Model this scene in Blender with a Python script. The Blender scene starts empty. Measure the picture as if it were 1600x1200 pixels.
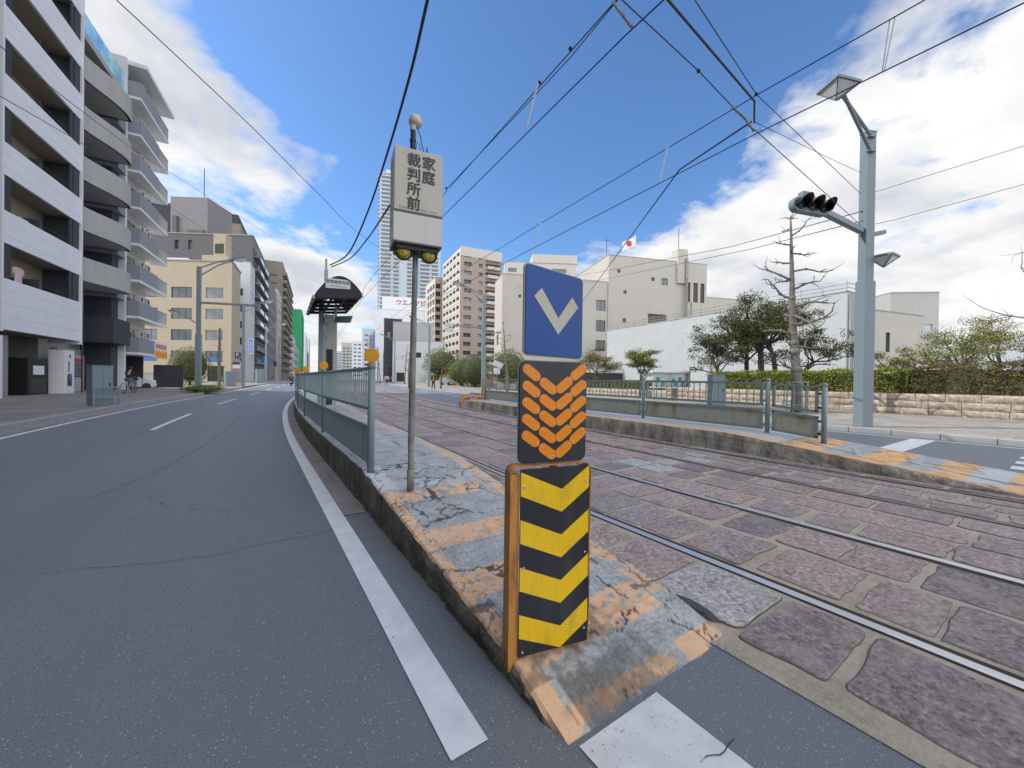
import bpy, math, random
from mathutils import Vector as Vc, Matrix, noise
R = math.radians
rnd = random.Random(7)
SC = bpy.context.scene
COL = SC.collection

# ------------------------------------------------------------------ camera maths
F = 600.0; H = 1.38; ROLL = R(.8); PIT = 3.4/600; YAW = math.atan(401/600)
def V(u, v, dep):                      # point of the place at a given distance along the view
    dx, dy = u-800, v-600
    x = dx*math.cos(ROLL)+dy*math.sin(ROLL); y = -dx*math.sin(ROLL)+dy*math.cos(ROLL)
    f = F*math.cos(PIT)-y*math.sin(PIT); up = -(y*math.cos(PIT)+F*math.sin(PIT))
    X = x*math.cos(YAW)+f*math.sin(YAW); Y = -x*math.sin(YAW)+f*math.cos(YAW)
    k = dep/f
    return Vc((X*k, Y*k, H+up*k))
# ------------------------------------------------------------------ the street: gentle bend to the right, gentle rise
def c(s):
    if s < 8: return 0.
    if s < 25.65: return .0034*(s-8)**2
    return 1.059+.12*(s-25.65)
def e(s): return max(0., min(.45, .045*(s-3)))
def gz(s):
    if s < 5: return 0.
    if s < 15: return .0075*(s-5)**2/20
    if s < 100: return .0375+.0075*(s-15)
    return .675+.003*(s-100)
def P(t, s, z=0., tram=False): return Vc((t+c(s)+(e(s) if tram else 0), s, z+gz(s)))
TH = math.atan(.12)

# ------------------------------------------------------------------ materials
def N(nt, t, **k):
    n = nt.nodes.new(t)
    for a, b in k.items(): setattr(n, a, b)
    return n
def mth(nt, op, a, b=None, c_=None):
    n = N(nt, 'ShaderNodeMath', operation=op)
    for i, v in enumerate((a, b, c_)):
        if v is None: continue
        if isinstance(v, (int, float)): n.inputs[i].default_value = v
        else: nt.links.new(v, n.inputs[i])
    return n.outputs[0]
def ramp(nt, fac, stops):
    n = N(nt, 'ShaderNodeValToRGB'); cr = n.color_ramp
    while len(cr.elements) < len(stops): cr.elements.new(.5)
    for el, (p, col) in zip(cr.elements, stops):
        el.position = p; el.color = (*col, 1) if len(col) == 3 else col
    if fac is not None: nt.links.new(fac, n.inputs[0])
    return n.outputs[0]
def nz(nt, vec, scale, detail=4, rough=.55, dist=0):
    n = N(nt, 'ShaderNodeTexNoise'); n.inputs['Scale'].default_value = scale
    n.inputs['Detail'].default_value = detail; n.inputs['Roughness'].default_value = rough
    n.inputs['Distortion'].default_value = dist
    if vec is not None: nt.links.new(vec, n.inputs['Vector'])
    return n.outputs[0]
def mix(nt, fac, a, b, mode='MIX'):
    n = N(nt, 'ShaderNodeMix', data_type='RGBA', blend_type=mode)
    for i, v in ((0, fac), (6, a), (7, b)):
        if isinstance(v, (int, float)): n.inputs[i].default_value = v
        elif isinstance(v, tuple): n.inputs[i].default_value = (*v, 1)
        else: nt.links.new(v, n.inputs[i])
    return n.outputs[2]
def newmat(name):
    m = bpy.data.materials.new(name); m.use_nodes = True
    nt = m.node_tree; b = nt.nodes['Principled BSDF']
    return m, nt, b
def scl(col, k): return tuple(min(1., x*k) for x in col)
def vecs(nt, sx=1, sy=1, sz=1, kind='Object'):
    tc = N(nt, 'ShaderNodeTexCoord'); mp = N(nt, 'ShaderNodeMapping')
    nt.links.new(tc.outputs[kind], mp.inputs[0]); mp.inputs['Scale'].default_value = (sx, sy, sz)
    return mp.outputs[0]
def bump(nt, b, h, strength=.3, dist=.01):
    n = N(nt, 'ShaderNodeBump'); n.inputs['Strength'].default_value = strength; n.inputs['Distance'].default_value = dist
    nt.links.new(h, n.inputs['Height']); nt.links.new(n.outputs[0], b.inputs['Normal'])
def mk(name, col, rough=.6, metal=0., var=.18, scale=2.5, fine=40, bmp=.15, streak=0., dirt=(.12, .11, .09), spec=.5, bd=.005):
    m, nt, b = newmat(name); v = vecs(nt)
    n1 = nz(nt, v, scale, 5); n2 = nz(nt, v, fine, 3)
    cc = ramp(nt, n1, [(.25, scl(col, 1-var)), (.75, scl(col, 1+var))])
    cc = mix(nt, .25, cc, ramp(nt, n2, [(.3, scl(col, 1-var)), (.7, scl(col, 1+var))]))
    if streak:
        sv = vecs(nt, 3, 3, .25); s_ = nz(nt, sv, 2.2, 5, .65)
        f = ramp(nt, s_, [(.48, (0, 0, 0)), (.72, (streak,)*3)])
        cc = mix(nt, f, cc, dirt)
    nt.links.new(cc, b.inputs['Base Color'])
    b.inputs['Roughness'].default_value = rough; b.inputs['Metallic'].default_value = metal
    b.inputs['Specular IOR Level'].default_value = spec
    if bmp: bump(nt, b, n2, bmp, bd)
    return m
def rustmat(name, base, rust=(.30, .12, .035), lo=.5, hi=.62, rough=.55, scale=4, sz=.4):
    m, nt, b = newmat(name); v = vecs(nt, 1, 1, sz)
    n1 = nz(nt, v, scale, 7, .65); n2 = nz(nt, vecs(nt), 60, 3)
    f = ramp(nt, n1, [(lo, (0, 0, 0)), (hi, (1, 1, 1))])
    bb = mix(nt, .3, base, ramp(nt, n2, [(.3, scl(base, .7)), (.7, scl(base, 1.25))]))
    rr = ramp(nt, n2, [(.3, scl(rust, .45)), (.7, scl(rust, 1.4))])
    nt.links.new(mix(nt, f, bb, rr), b.inputs['Base Color'])
    b.inputs['Roughness'].default_value = rough; bump(nt, b, n1, .2, .004)
    return m
def glassmat(name, col=(.05, .07, .09), rough=.06):
    m, nt, b = newmat(name); v = vecs(nt)
    oi = N(nt, 'ShaderNodeObjectInfo')
    f = mth(nt, 'ADD', mth(nt, 'MULTIPLY', nz(nt, v, .7, 2), .5), mth(nt, 'MULTIPLY', oi.outputs['Random'], .5))
    nt.links.new(ramp(nt, f, [(.35, scl(col, .6)), (.62, scl(col, 1.6)), (.8, scl(col, 3.4))]), b.inputs['Base Color'])
    b.inputs['Roughness'].default_value = rough; b.inputs['Specular IOR Level'].default_value = .9
    return m
def leafmat(name, dark, mid, light):
    m, nt, b = newmat(name); g = N(nt, 'ShaderNodeNewGeometry'); v = vecs(nt)
    f = mth(nt, 'ADD', mth(nt, 'MULTIPLY', g.outputs['Random Per Island'], .6), mth(nt, 'MULTIPLY', nz(nt, v, 1.2, 3), .4))
    cc = ramp(nt, f, [(.2, dark), (.5, mid), (.8, light)])
    nt.links.new(cc, b.inputs['Base Color']); b.inputs['Roughness'].default_value = .55
    b.inputs['Specular IOR Level'].default_value = .25
    tr = N(nt, 'ShaderNodeBsdfTranslucent'); nt.links.new(cc, tr.inputs[0])
    ms = N(nt, 'ShaderNodeMixShader'); ms.inputs[0].default_value = .25
    nt.links.new(b.outputs[0], ms.inputs[1]); nt.links.new(tr.outputs[0], ms.inputs[2])
    nt.links.new(ms.outputs[0], nt.nodes['Material Output'].inputs[0])
    return m

# ------------------------------------------------------------------ mesh builder
class MB:
    def __init__(s): s.v = []; s.f = []; s.m = []; s.at = {}
    def add(s, vs, fs, mi=0):
        o = len(s.v); s.v += [tuple(p) for p in vs]
        s.f += [tuple(i+o for i in f) for f in fs]; s.m += [mi]*len(fs); return s
    def box(s, x0, x1, y0, y1, z0, z1, mi=0, M=None):
        vs = [(x, y, z) for z in (z0, z1) for y in (y0, y1) for x in (x0, x1)]
        if M is not None: vs = [M @ Vc(p) for p in vs]
        return s.add(vs, [(0, 2, 3, 1), (4, 5, 7, 6), (0, 1, 5, 4), (2, 6, 7, 3), (0, 4, 6, 2), (1, 3, 7, 5)], mi)
    def bar(s, a, b, w, d=None, mi=0, up=(0, 0, 1)):      # rectangular bar from a to b
        a, b = Vc(a), Vc(b); d = d or w; z = (b-a); L = z.length; z.normalize(); u = Vc(up)
        if abs(z.dot(u)) > .98: u = Vc((0, 1, 0))
        x = z.cross(u).normalized(); y = x.cross(z)
        vs = [p+x*(i*w/2)+y*(j*d/2) for p in (a, b) for j in (-1, 1) for i in (-1, 1)]
        return s.add(vs, [(0, 2, 3, 1), (4, 5, 7, 6), (0, 1, 5, 4), (2, 6, 7, 3), (0, 4, 6, 2), (1, 3, 7, 5)], mi)
    def tube(s, pts, r, n=8, mi=0, cap=True):
        pts = [Vc(p) for p in pts]; m = len(pts)
        rr = r if isinstance(r, (list, tuple)) else [r]*m
        o = len(s.v); t0 = (pts[1]-pts[0]).normalized()
        u = t0.orthogonal().normalized()
        for i, p in enumerate(pts):
            t = (pts[min(i+1, m-1)]-pts[max(i-1, 0)]).normalized()
            u = (u-t*u.dot(t)); u = u.normalized() if u.length > 1e-6 else t.orthogonal().normalized()
            w = t.cross(u)
            for k in range(n):
                a = 2*math.pi*k/n; s.v.append(tuple(p+(u*math.cos(a)+w*math.sin(a))*rr[i]))
        for i in range(m-1):
            for k in range(n):
                k2 = (k+1) % n
                s.f.append((o+i*n+k, o+i*n+k2, o+(i+1)*n+k2, o+(i+1)*n+k)); s.m.append(mi)
        if cap:
            s.f.append(tuple(o+k for k in reversed(range(n)))); s.m.append(mi)
            s.f.append(tuple(o+(m-1)*n+k for k in range(n))); s.m.append(mi)
        return s
    def lathe(s, prof, M=None, n=20, mi=0):               # prof: (r,z) list
        o = len(s.v); M = M or Matrix()
        for r_, z in prof:
            for k in range(n):
                a = 2*math.pi*k/n; s.v.append(tuple(M @ Vc((r_*math.cos(a), r_*math.sin(a), z))))
        for i in range(len(prof)-1):
            for k in range(n):
                k2 = (k+1) % n
                s.f.append((o+i*n+k, o+i*n+k2, o+(i+1)*n+k2, o+(i+1)*n+k)); s.m.append(mi)
        s.f.append(tuple(o+k for k in reversed(range(n)))); s.m.append(mi)
        s.f.append(tuple(o+(len(prof)-1)*n+k for k in range(n))); s.m.append(mi)
        return s
    def prism(s, poly, d0, d1, M=None, mi=0):             # poly in local XZ, extruded along Y
        M = M or Matrix(); n = len(poly)
        vs = [M @ Vc((x, d, z)) for d in (d0, d1) for x, z in poly]
        fs = [tuple(range(n)), tuple(reversed(range(n, 2*n)))]+[(i, i+n, (i+1) % n+n, (i+1) % n) for i in range(n)]
        return s.add(vs, fs, mi)
    def ball(s, cen, r, mi=0, n=12, m=8, sq=(1, 1, 1)):
        prof = [(r*math.sin(math.pi*i/m)+1e-4, -r*math.cos(math.pi*i/m)) for i in range(m+1)]
        M = Matrix.Translation(Vc(cen)) @ Matrix.Diagonal((*sq, 1))
        return s.lathe(prof, M, n, mi)
    def build(s, name, mats, parent=None, smooth=False, bevel=0, loc=None, rz=0):
        me = bpy.data.meshes.new(name); me.from_pydata(s.v, [], s.f)
        for m in (mats if isinstance(mats, (list, tuple)) else [mats]): me.materials.append(m)
        if s.m: me.polygons.foreach_set('material_index', s.m)
        if smooth: me.polygons.foreach_set('use_smooth', [True]*len(s.f))
        me.update()
        o = bpy.data.objects.new(name, me); COL.objects.link(o)
        if parent: o.parent = parent
        if loc is not None: o.location = loc
        if rz: o.rotation_euler = (0, 0, rz)
        if bevel:
            b = o.modifiers.new('Bevel', 'BEVEL'); b.width = bevel; b.segments = 2; b.limit_method = 'ANGLE'
        return o
def tag(o, label=None, cat=None, group=None, kind=None):
    if label: o['label'] = label
    if cat: o['category'] = cat
    if group: o['group'] = group
    if kind: o['kind'] = kind
    return o
def thing(name, label, cat, loc=(0, 0, 0), rz=0, group=None):
    o = bpy.data.objects.new(name, None); COL.objects.link(o); o.location = loc; o.rotation_euler = (0, 0, rz)
    o.empty_display_size = .2
    return tag(o, label, cat, group)
def dup(root, loc, rz=None, label=None, group=None, sc=None):
    r = root.copy(); COL.objects.link(r); r.location = loc
    if rz is not None: r.rotation_euler = (0, 0, rz)
    if sc: r.scale = (sc, sc, sc)
    if label: r['label'] = label
    if group: r['group'] = group
    def kids(a, b):
        for ch in list(a.children):
            d = ch.copy(); COL.objects.link(d); d.parent = b; kids(ch, d)
    kids(root, r)
    return r
def text(body, size, mat, parent, M, name='lettering', ext=.002, align='CENTER', bold=0., fat=0.):
    cu = bpy.data.curves.new('t', 'FONT'); cu.body = body; cu.size = size; cu.extrude = ext; cu.offset = bold
    cu.align_x = align; cu.align_y = 'CENTER'; cu.resolution_u = 3
    o = bpy.data.objects.new('t', cu); COL.objects.link(o)
    dg = bpy.context.evaluated_depsgraph_get(); dg.update()
    me = bpy.data.meshes.new_from_object(o.evaluated_get(dg)); bpy.data.objects.remove(o)
    me.materials.clear(); me.materials.append(mat); me.name = name
    r = bpy.data.objects.new(name, me); COL.objects.link(r); r.parent = parent
    if fat:
        vs = [v.co.copy() for v in me.vertices]; fs = [tuple(p.vertices) for p in me.polygons]; nv = len(vs); V2 = []; F2 = []
        for i, (dx, dy) in enumerate(((-fat, 0), (fat, 0), (0, -fat), (0, fat))):
            V2 += [v+Vc((dx, dy, i*.0001)) for v in vs]; F2 += [tuple(j+nv*i for j in f) for f in fs]
        me.clear_geometry(); me.from_pydata(V2, [], F2)
    me.transform(M)
    return r
# text plane matrices: text lies in local XY; face() stands it upright facing local -Y
def face(x, y, z, rz=0): return Matrix.Translation((x, y, z)) @ Matrix.Rotation(rz, 4, 'Z') @ Matrix.Rotation(R(90), 4, 'X')

# ------------------------------------------------------------------ palette
M = {}
M['steel_blue'] = mk('painted_steel_bluegrey', (.19, .27, .30), .42, .0, .1, 1.5, 60, .05, streak=.25, dirt=(.14, .15, .14))
M['steel_pole'] = mk('pole_paint', (.19, .25, .29), .45, .0, .08, 1, 60, .04, streak=.15, dirt=(.16, .18, .2))
M['fence_l'] = rustmat('railing_paint', (.22, .31, .33), (.2, .13, .08), .62, .75, .4)
M['fence_p'] = rustmat('railing_panel_paint', (.34, .40, .42), (.16, .11, .08), .64, .76, .4, 5)
M['galv'] = rustmat('galvanised_pole', (.30, .30, .28), (.10, .09, .08), .45, .65, .45, 5, .5)
M['dark_metal'] = mk('dark_metal', (.03, .03, .035), .5, .2, .2)
M['black'] = mk('black_rubber', (.015, .015, .017), .6, 0, .2)
M['wire'] = mk('cable_black', (.03, .035, .05), .6, 0, .1, bmp=0)
M['wire_l'] = mk('pull_off_arm_white', (.6, .6, .62), .5, 0, .05, bmp=0)
M['bolt'] = mk('bolt_steel', (.55, .55, .55), .35, .7, .1, bmp=0)
M['white'] = mk('white_paint', (.74, .75, .78), .5, 0, .06, 1.5, 30, .05, streak=.12)
M['offwhite'] = mk('warm_white', (.62, .60, .54), .55, 0, .06, 1.5, 30, .05, streak=.12)
M['rust'] = rustmat('rusty_orange_steel', (.62, .27, .06), (.17, .06, .02), .48, .64, .6, 9, .25)
M['concrete'] = mk('concrete', (.38, .37, .34), .85, 0, .2, 1.4, 30, .4, streak=.5)
M['glass'] = glassmat('window_glass')
M['glass_l'] = glassmat('window_glass_light', (.16, .19, .21), .1)
M['frame_d'] = mk('window_frame_dark', (.05, .05, .05), .5, .3, .1, bmp=0)
M['frame_l'] = mk('window_frame_light', (.45, .46, .47), .4, .5, .05, bmp=0)
M['void'] = mk('dark_recess', (.035, .035, .04), .8, 0, .3, 1)
# ------------------------------------------------------------------ camera
cam = bpy.data.cameras.new('camera'); cam.sensor_width = 36; cam.lens = 36*F/1600; cam.clip_end = 4000; cam.clip_start = .05
co = bpy.data.objects.new('camera', cam); COL.objects.link(co); SC.camera = co
fw = Vc((math.sin(YAW)*math.cos(PIT), math.cos(YAW)*math.cos(PIT), -math.sin(PIT)))
rt = Vc((math.cos(YAW), -math.sin(YAW), 0)); upv = rt.cross(fw)
# verticals lean to the right in the picture: camera rolled a little anticlockwise
x_ = rt*math.cos(ROLL)+upv*math.sin(ROLL); y_ = upv*math.cos(ROLL)-rt*math.sin(ROLL)
co.matrix_world = Matrix((( x_.x, y_.x, -fw.x, 0), (x_.y, y_.y, -fw.y, 0), (x_.z, y_.z, -fw.z, H), (0, 0, 0, 1)))
# ------------------------------------------------------------------ light
SUN_AZ = Vc((-.84, .54, 0)).normalized(); SUN_EL = R(42)
sdir = Vc((SUN_AZ.x*math.cos(SUN_EL), SUN_AZ.y*math.cos(SUN_EL), math.sin(SUN_EL)))
sl = bpy.data.lights.new('sun', 'SUN'); sl.energy = 3.7; sl.angle = R(.5); sl.color = (1, .95, .87)
so = bpy.data.objects.new('sun', sl); COL.objects.link(so); so.rotation_euler = sdir.to_track_quat('Z', 'Y').to_euler()
W = bpy.data.worlds.new('World'); SC.world = W; W.use_nodes = True
nt = W.node_tree; bg = nt.nodes['Background']; bg.inputs[1].default_value = .15
sky = N(nt, 'ShaderNodeTexSky', sky_type='NISHITA'); sky.sun_disc = False; sky.sun_elevation = SUN_EL
sky.sun_rotation = math.atan2(sdir.x, sdir.y); sky.altitude = 0; sky.air_density = 1.0; sky.dust_density = .6; sky.ozone_density = 1.6
tc = N(nt, 'ShaderNodeTexCoord'); gd = tc.outputs['Generated']
sep = N(nt, 'ShaderNodeSeparateXYZ'); nt.links.new(gd, sep.inputs[0])
zz = mth(nt, 'ADD', mth(nt, 'MAXIMUM', sep.outputs[2], 0), .16)
cmb = N(nt, 'ShaderNodeCombineXYZ')
nt.links.new(mth(nt, 'DIVIDE', sep.outputs[0], zz), cmb.inputs[0]); nt.links.new(mth(nt, 'DIVIDE', sep.outputs[1], zz), cmb.inputs[1])
cmb.inputs[2].default_value = 3.3
n1 = nz(nt, cmb.outputs[0], 1.25, 9, .56, .25); n2 = nz(nt, cmb.outputs[0], 4.0, 6, .6, .3)
dens = mth(nt, 'ADD', mth(nt, 'MULTIPLY', n1, .68), mth(nt, 'MULTIPLY', n2, .32))
def blob(px, k, amp):
    d = (V(px[0], px[1], 10)-Vc((0, 0, H))).normalized()
    vm = N(nt, 'ShaderNodeVectorMath', operation='DOT_PRODUCT'); nt.links.new(gd, vm.inputs[0]); vm.inputs[1].default_value = d
    ex = mth(nt, 'EXPONENT', mth(nt, 'MULTIPLY', mth(nt, 'SUBTRACT', vm.outputs['Value'], 1), k))
    return mth(nt, 'MULTIPLY', ex, amp)
cov = None
for px, k, a in [((760, 60), 9, -.30), ((860, 250), 14, -.22), ((1060, 60), 14, -.26), ((640, 330), 30, -.12), ((740, 380), 40, -.15),
                 ((1240, 20), 22, -.15), ((500, 120), 40, -.09), ((300, 60), 16, .07), ((420, 300), 14, .24), ((430, 60), 60, -.12), ((1500, 250), 7, .21), ((1150, 400), 16, .36), ((960, 400), 60, .14), ((1550, 500), 20, .15), ((900, 400), 60, .10), ((1400, 130), 22, .06), ((520, 500), 40, .14), ((1400, 350), 160, -.26), ((1550, 330), 260, -.12), ((470, 130), 90, -.10), ((1420, 330), 40, -.05)]:
    b_ = blob(px, k, a); cov = b_ if cov is None else mth(nt, 'ADD', cov, b_)
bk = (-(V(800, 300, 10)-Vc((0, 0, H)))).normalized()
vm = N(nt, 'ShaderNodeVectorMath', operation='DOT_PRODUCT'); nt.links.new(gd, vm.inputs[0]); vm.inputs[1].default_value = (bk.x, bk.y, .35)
cov = mth(nt, 'ADD', cov, mth(nt, 'MULTIPLY', mth(nt, 'MAXIMUM', vm.outputs['Value'], 0), .5))  # unseen cloud cover added behind the camera as white fill for the shade
dens = mth(nt, 'ADD', mth(nt, 'MULTIPLY', mth(nt, 'SUBTRACT', dens, .5), 1.55), .5)
dens = mth(nt, 'ADD', dens, cov)
fac = ramp(nt, dens, [(.47, (0, 0, 0)), (.53, (.45,)*3), (.62, (1, 1, 1))])
cb = ramp(nt, mth(nt, 'ADD', mth(nt, 'MULTIPLY', n1, .5), mth(nt, 'MULTIPLY', nz(nt, cmb.outputs[0], 2.4, 5, .5), .5)), [(.36, (7.4, 7.3, 7.15)), (.48, (6.2, 6.2, 6.25)), (.60, (4.3, 4.5, 5.0))])
bkf = mth(nt, 'ADD', mth(nt, 'MULTIPLY', mth(nt, 'MAXIMUM', vm.outputs['Value'], 0), 1.55), 1.0)  # the added clouds behind the camera are also made brighter
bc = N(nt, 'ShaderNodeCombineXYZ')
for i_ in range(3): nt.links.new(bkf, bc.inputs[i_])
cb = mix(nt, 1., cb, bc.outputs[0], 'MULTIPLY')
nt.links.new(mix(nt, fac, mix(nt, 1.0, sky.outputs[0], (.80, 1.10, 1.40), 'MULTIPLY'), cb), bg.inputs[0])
SC.view_settings.view_transform = 'Standard'; SC.view_settings.look = 'None'; SC.view_settings.exposure = 0
SC.cycles.max_bounces = 5

# ------------------------------------------------------------------ ground materials
def asphalt(name, col, spk=1.):
    m, nt, b = newmat(name); v = vecs(nt)
    big = nz(nt, v, .35, 4); mid = nz(nt, v, 9, 5, .7); fine = nz(nt, v, 170, 3, .7)
    cc = ramp(nt, big, [(.3, scl(col, .86)), (.7, scl(col, 1.12))])
    lane = nz(nt, vecs(nt, 1.1, .05, 1), 1., 4, .6); pt = nz(nt, v, 1.6, 6, .7)
    cc = mix(nt, ramp(nt, lane, [(.42, (0, 0, 0)), (.60, (.8, .8, .8))]), cc, scl(col, 1.38))
    cc = mix(nt, ramp(nt, pt, [(.50, (0, 0, 0)), (.72, (.5, .5, .5))]), cc, scl(col, .62))
    cc = mix(nt, .35, cc, ramp(nt, mid, [(.3, scl(col, .7)), (.7, scl(col, 1.25))]))
    cc = mix(nt, .6, cc, ramp(nt, fine, [(.34, scl(col, .35)), (.66, scl(col, 1.9))]))
    vo = N(nt, 'ShaderNodeTexVoronoi'); vo.inputs['Scale'].default_value = 55; nt.links.new(v, vo.inputs[0])
    sp = mth(nt, 'LESS_THAN', vo.outputs['Distance'], .2); se = N(nt, 'ShaderNodeSeparateColor'); nt.links.new(vo.outputs['Color'], se.inputs[0])
    sp = mth(nt, 'MULTIPLY', sp, mth(nt, 'GREATER_THAN', se.outputs[0], .62))
    cc = mix(nt, mth(nt, 'MULTIPLY', sp, .8*spk), cc, (.42, .45, .48))
    # long hairline cracks
    vc = N(nt, 'ShaderNodeTexVoronoi', feature='DISTANCE_TO_EDGE'); vc.inputs['Scale'].default_value = .16
    wv = N(nt, 'ShaderNodeVectorMath', operation='ADD'); nt.links.new(v, wv.inputs[0])
    nn = N(nt, 'ShaderNodeTexNoise'); nn.inputs['Scale'].default_value = 1.1; nn.inputs['Detail'].default_value = 7; nt.links.new(v, nn.inputs['Vector'])
    nt.links.new(nn.outputs['Color'], wv.inputs[1]); nt.links.new(wv.outputs[0], vc.inputs[0])
    cr = mth(nt, 'MULTIPLY', mth(nt, 'LESS_THAN', vc.outputs['Distance'], .0007), mth(nt, 'GREATER_THAN', nz(nt, v, .7, 3), .54))
    cc = mix(nt, mth(nt, 'MULTIPLY', cr, .85), cc, (.02, .02, .022))
    nt.links.new(cc, b.inputs['Base Color']); b.inputs['Roughness'].default_value = .56
    bump(nt, b, fine, .7, .004)
    return m
M['asphalt'] = asphalt('asphalt', (.150, .168, .190))
M['asphalt_sq'] = asphalt('worn_asphalt', (.28, .28, .28))
M['patch'] = asphalt('dark_patch_asphalt', (.06, .06, .062), .3)
M['joint'] = mk('joint_edge_shadow', (.15, .125, .10), .95, 0, .4, 9, 60, .5)  # dark mortar tone, paints in the shadow line around each sett
M['gutter'] = mk('gutter_concrete', (.27, .24, .245), .9, 0, .35, 3, 60, .8, bd=.01)
def linepaint(name, col):
    m, nt, b = newmat(name); v = vecs(nt)
    w = nz(nt, v, 28, 7, .75); w2 = nz(nt, v, 1.2, 4)
    f = ramp(nt, mth(nt, 'ADD', mth(nt, 'MULTIPLY', w, .75), mth(nt, 'MULTIPLY', w2, .25)), [(.335, (1, 1, 1)), (.37, (0, 0, 0))])
    cc = ramp(nt, nz(nt, v, 6, 5), [(.3, scl(col, .86)), (.7, scl(col, 1.08))])
    nt.links.new(mix(nt, f, cc, (.17, .18, .19)), b.inputs['Base Color']); b.inputs['Roughness'].default_value = .6
    bump(nt, b, nz(nt, v, 150, 3), .35, .003)
    return m
M['line'] = linepaint('road_marking_white', (.72, .75, .79))
# granite setts: rough, mauve grey, each stone its own tone
def sett(name, col, k=1.):
    m, nt, b = newmat(name); v = vecs(nt); g = N(nt, 'ShaderNodeNewGeometry')
    ri = g.outputs['Random Per Island']
    fine = nz(nt, v, 34, 8, .72, .25); mid = nz(nt, v, 7, 4); vf = nz(nt, v, 150, 4, .75)
    cc = ramp(nt, fine, [(.36, scl(col, .30)), (.46, scl(col, .8)), (.54, scl(col, 1.05)), (.66, scl(col, 1.8))])
    tone = ramp(nt, ri, [(0, (.66, .64, .68)), (.3, (.9, .86, .9)), (.6, (1.1, 1.0, .97)), (.8, (1.2, 1.12, 1.08)), (1, (.85, .92, 1.0))])
    cc = mix(nt, 1., cc, tone, 'MULTIPLY')
    cc = mix(nt, ramp(nt, nz(nt, v, 3.1, 7, .7), [(.50, (0, 0, 0)), (.66, (.6, .6, .6))]), cc, (.40, .355, .30))
    cc = mix(nt, ramp(nt, nz(nt, v, 5.3, 7, .7), [(.55, (0, 0, 0)), (.7, (.7, .7, .7))]), cc, (.12, .10, .095))
    nt.links.new(cc, b.inputs['Base Color']); b.inputs['Roughness'].default_value = .62
    hh = mth(nt, 'ADD', mth(nt, 'MULTIPLY', fine, .8), mth(nt, 'MULTIPLY', vf, .2))
    bump(nt, b, hh, .8*k, .014)
    return m
M['sett'] = sett('granite_sett', (.375, .31, .298))
M['sett_w'] = sett('pale_granite_sett', (.5, .5, .49))
def mortarmat():
    m, nt, b = newmat('sandy_mortar'); v = vecs(nt)
    a = mth(nt, 'ADD', mth(nt, 'MULTIPLY', nz(nt, v, 2.2, 6, .7), .55), mth(nt, 'MULTIPLY', nz(nt, v, 13, 7, .75), .45)); f = nz(nt, v, 60, 5, .75)
    cc = ramp(nt, a, [(.34, (.20, .15, .11)), (.42, (.44, .365, .26)), (.56, (.62, .54, .42)), (.75, (.72, .65, .54))])
    cc = mix(nt, .35, cc, ramp(nt, f, [(.3, (.12, .10, .09)), (.7, (.6, .56, .5))]))
    nt.links.new(cc, b.inputs['Base Color']); b.inputs['Roughness'].default_value = .9; bump(nt, b, mth(nt, 'ADD', f, mth(nt, 'MULTIPLY', a, 1.5)), .9, .012)
    return m
M['mortar'] = mortarmat()
M['rail'] = mk('polished_rail_steel', (.66, .66, .66), .34, .9, .08, 3, 90, .04)
M['rail_d'] = mk('rusty_rail_groove', (.045, .032, .026), .8, .1, .4, 6, 80, .4)
M['rail_o'] = mk('dull_rail_steel', (.22, .19, .17), .45, .6, .2, 3, 90, .1)
def brickwalk(name, c1, c2, bw=.3, bh=.15):
    m, nt, b = newmat(name); v = vecs(nt)
    br = N(nt, 'ShaderNodeTexBrick'); nt.links.new(v, br.inputs[0]); br.inputs['Scale'].default_value = 1
    br.inputs['Brick Width'].default_value = bw; br.inputs['Row Height'].default_value = bh; br.inputs['Mortar Size'].default_value = .004
    br.inputs['Color1'].default_value = (*c1, 1); br.inputs['Color2'].default_value = (*c2, 1); br.inputs['Mortar'].default_value = (*scl(c1, .45), 1)
    f = ramp(nt, nz(nt, v, .8, 5), [(.3, (.72,)*3), (.7, (1.1, 1.08, 1.05))])
    nt.links.new(mix(nt, 1., br.outputs[0], f, 'MULTIPLY'), b.inputs['Base Color']); b.inputs['Roughness'].default_value = .8
    bump(nt, b, nz(nt, v, 70, 3), .3, .004)
    return m
M['walk_l'] = brickwalk('sidewalk_pavers_left', (.26, .235, .23), (.30, .275, .265))
M['walk_r'] = brickwalk('sidewalk_pavers_right', (.27, .26, .245), (.33, .31, .29), .4, .2)
M['kerbstone'] = mk('granite_kerb', (.33, .34, .35), .75, 0, .15, 2, 80, .3)
M['earth'] = mk('ground_earth', (.2, .19, .17), .95, 0, .2, .2, 8, .3)

# ------------------------------------------------------------------ ground sheets
def srange(s0, s1):
    r = [s0]; s = s0
    while s < s1:
        s = min(s1, s+(.5 if s < 12 else 1.5 if s < 40 else 6 if s < 130 else 40)); r.append(s)
    return r
def strip(name, t0, t1, s0, s1, z, mat, tram=False, label=None, kind='structure', mb=None, nt_=1):
    b = mb or MB(); ss = srange(s0, s1); o = len(b.v)
    f0 = t0 if callable(t0) else (lambda s: t0); f1 = t1 if callable(t1) else (lambda s: t1)
    for s in ss:
        for k in range(nt_+1): b.v.append(tuple(P(f0(s)+(f1(s)-f0(s))*k/nt_, s, z, tram)))
    for i in range(len(ss)-1):
        for k in range(nt_):
            a = o+i*(nt_+1)+k; b.f.append((a, a+1, a+nt_+2, a+nt_+1)); b.m.append(0)
    if mb: return b
    ob = b.build(name, mat); ob['kind'] = kind
    return ob
g = MB()
ys = [-400, -60, -12, 5, 10, 15, 30, 60, 100, 200, 500, 1500, 3000]
for y in ys:
    for x in (-1500, -60, -20, 0, 20, 60, 1500): g.v.append((x, y, gz(y)-.05))
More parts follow.
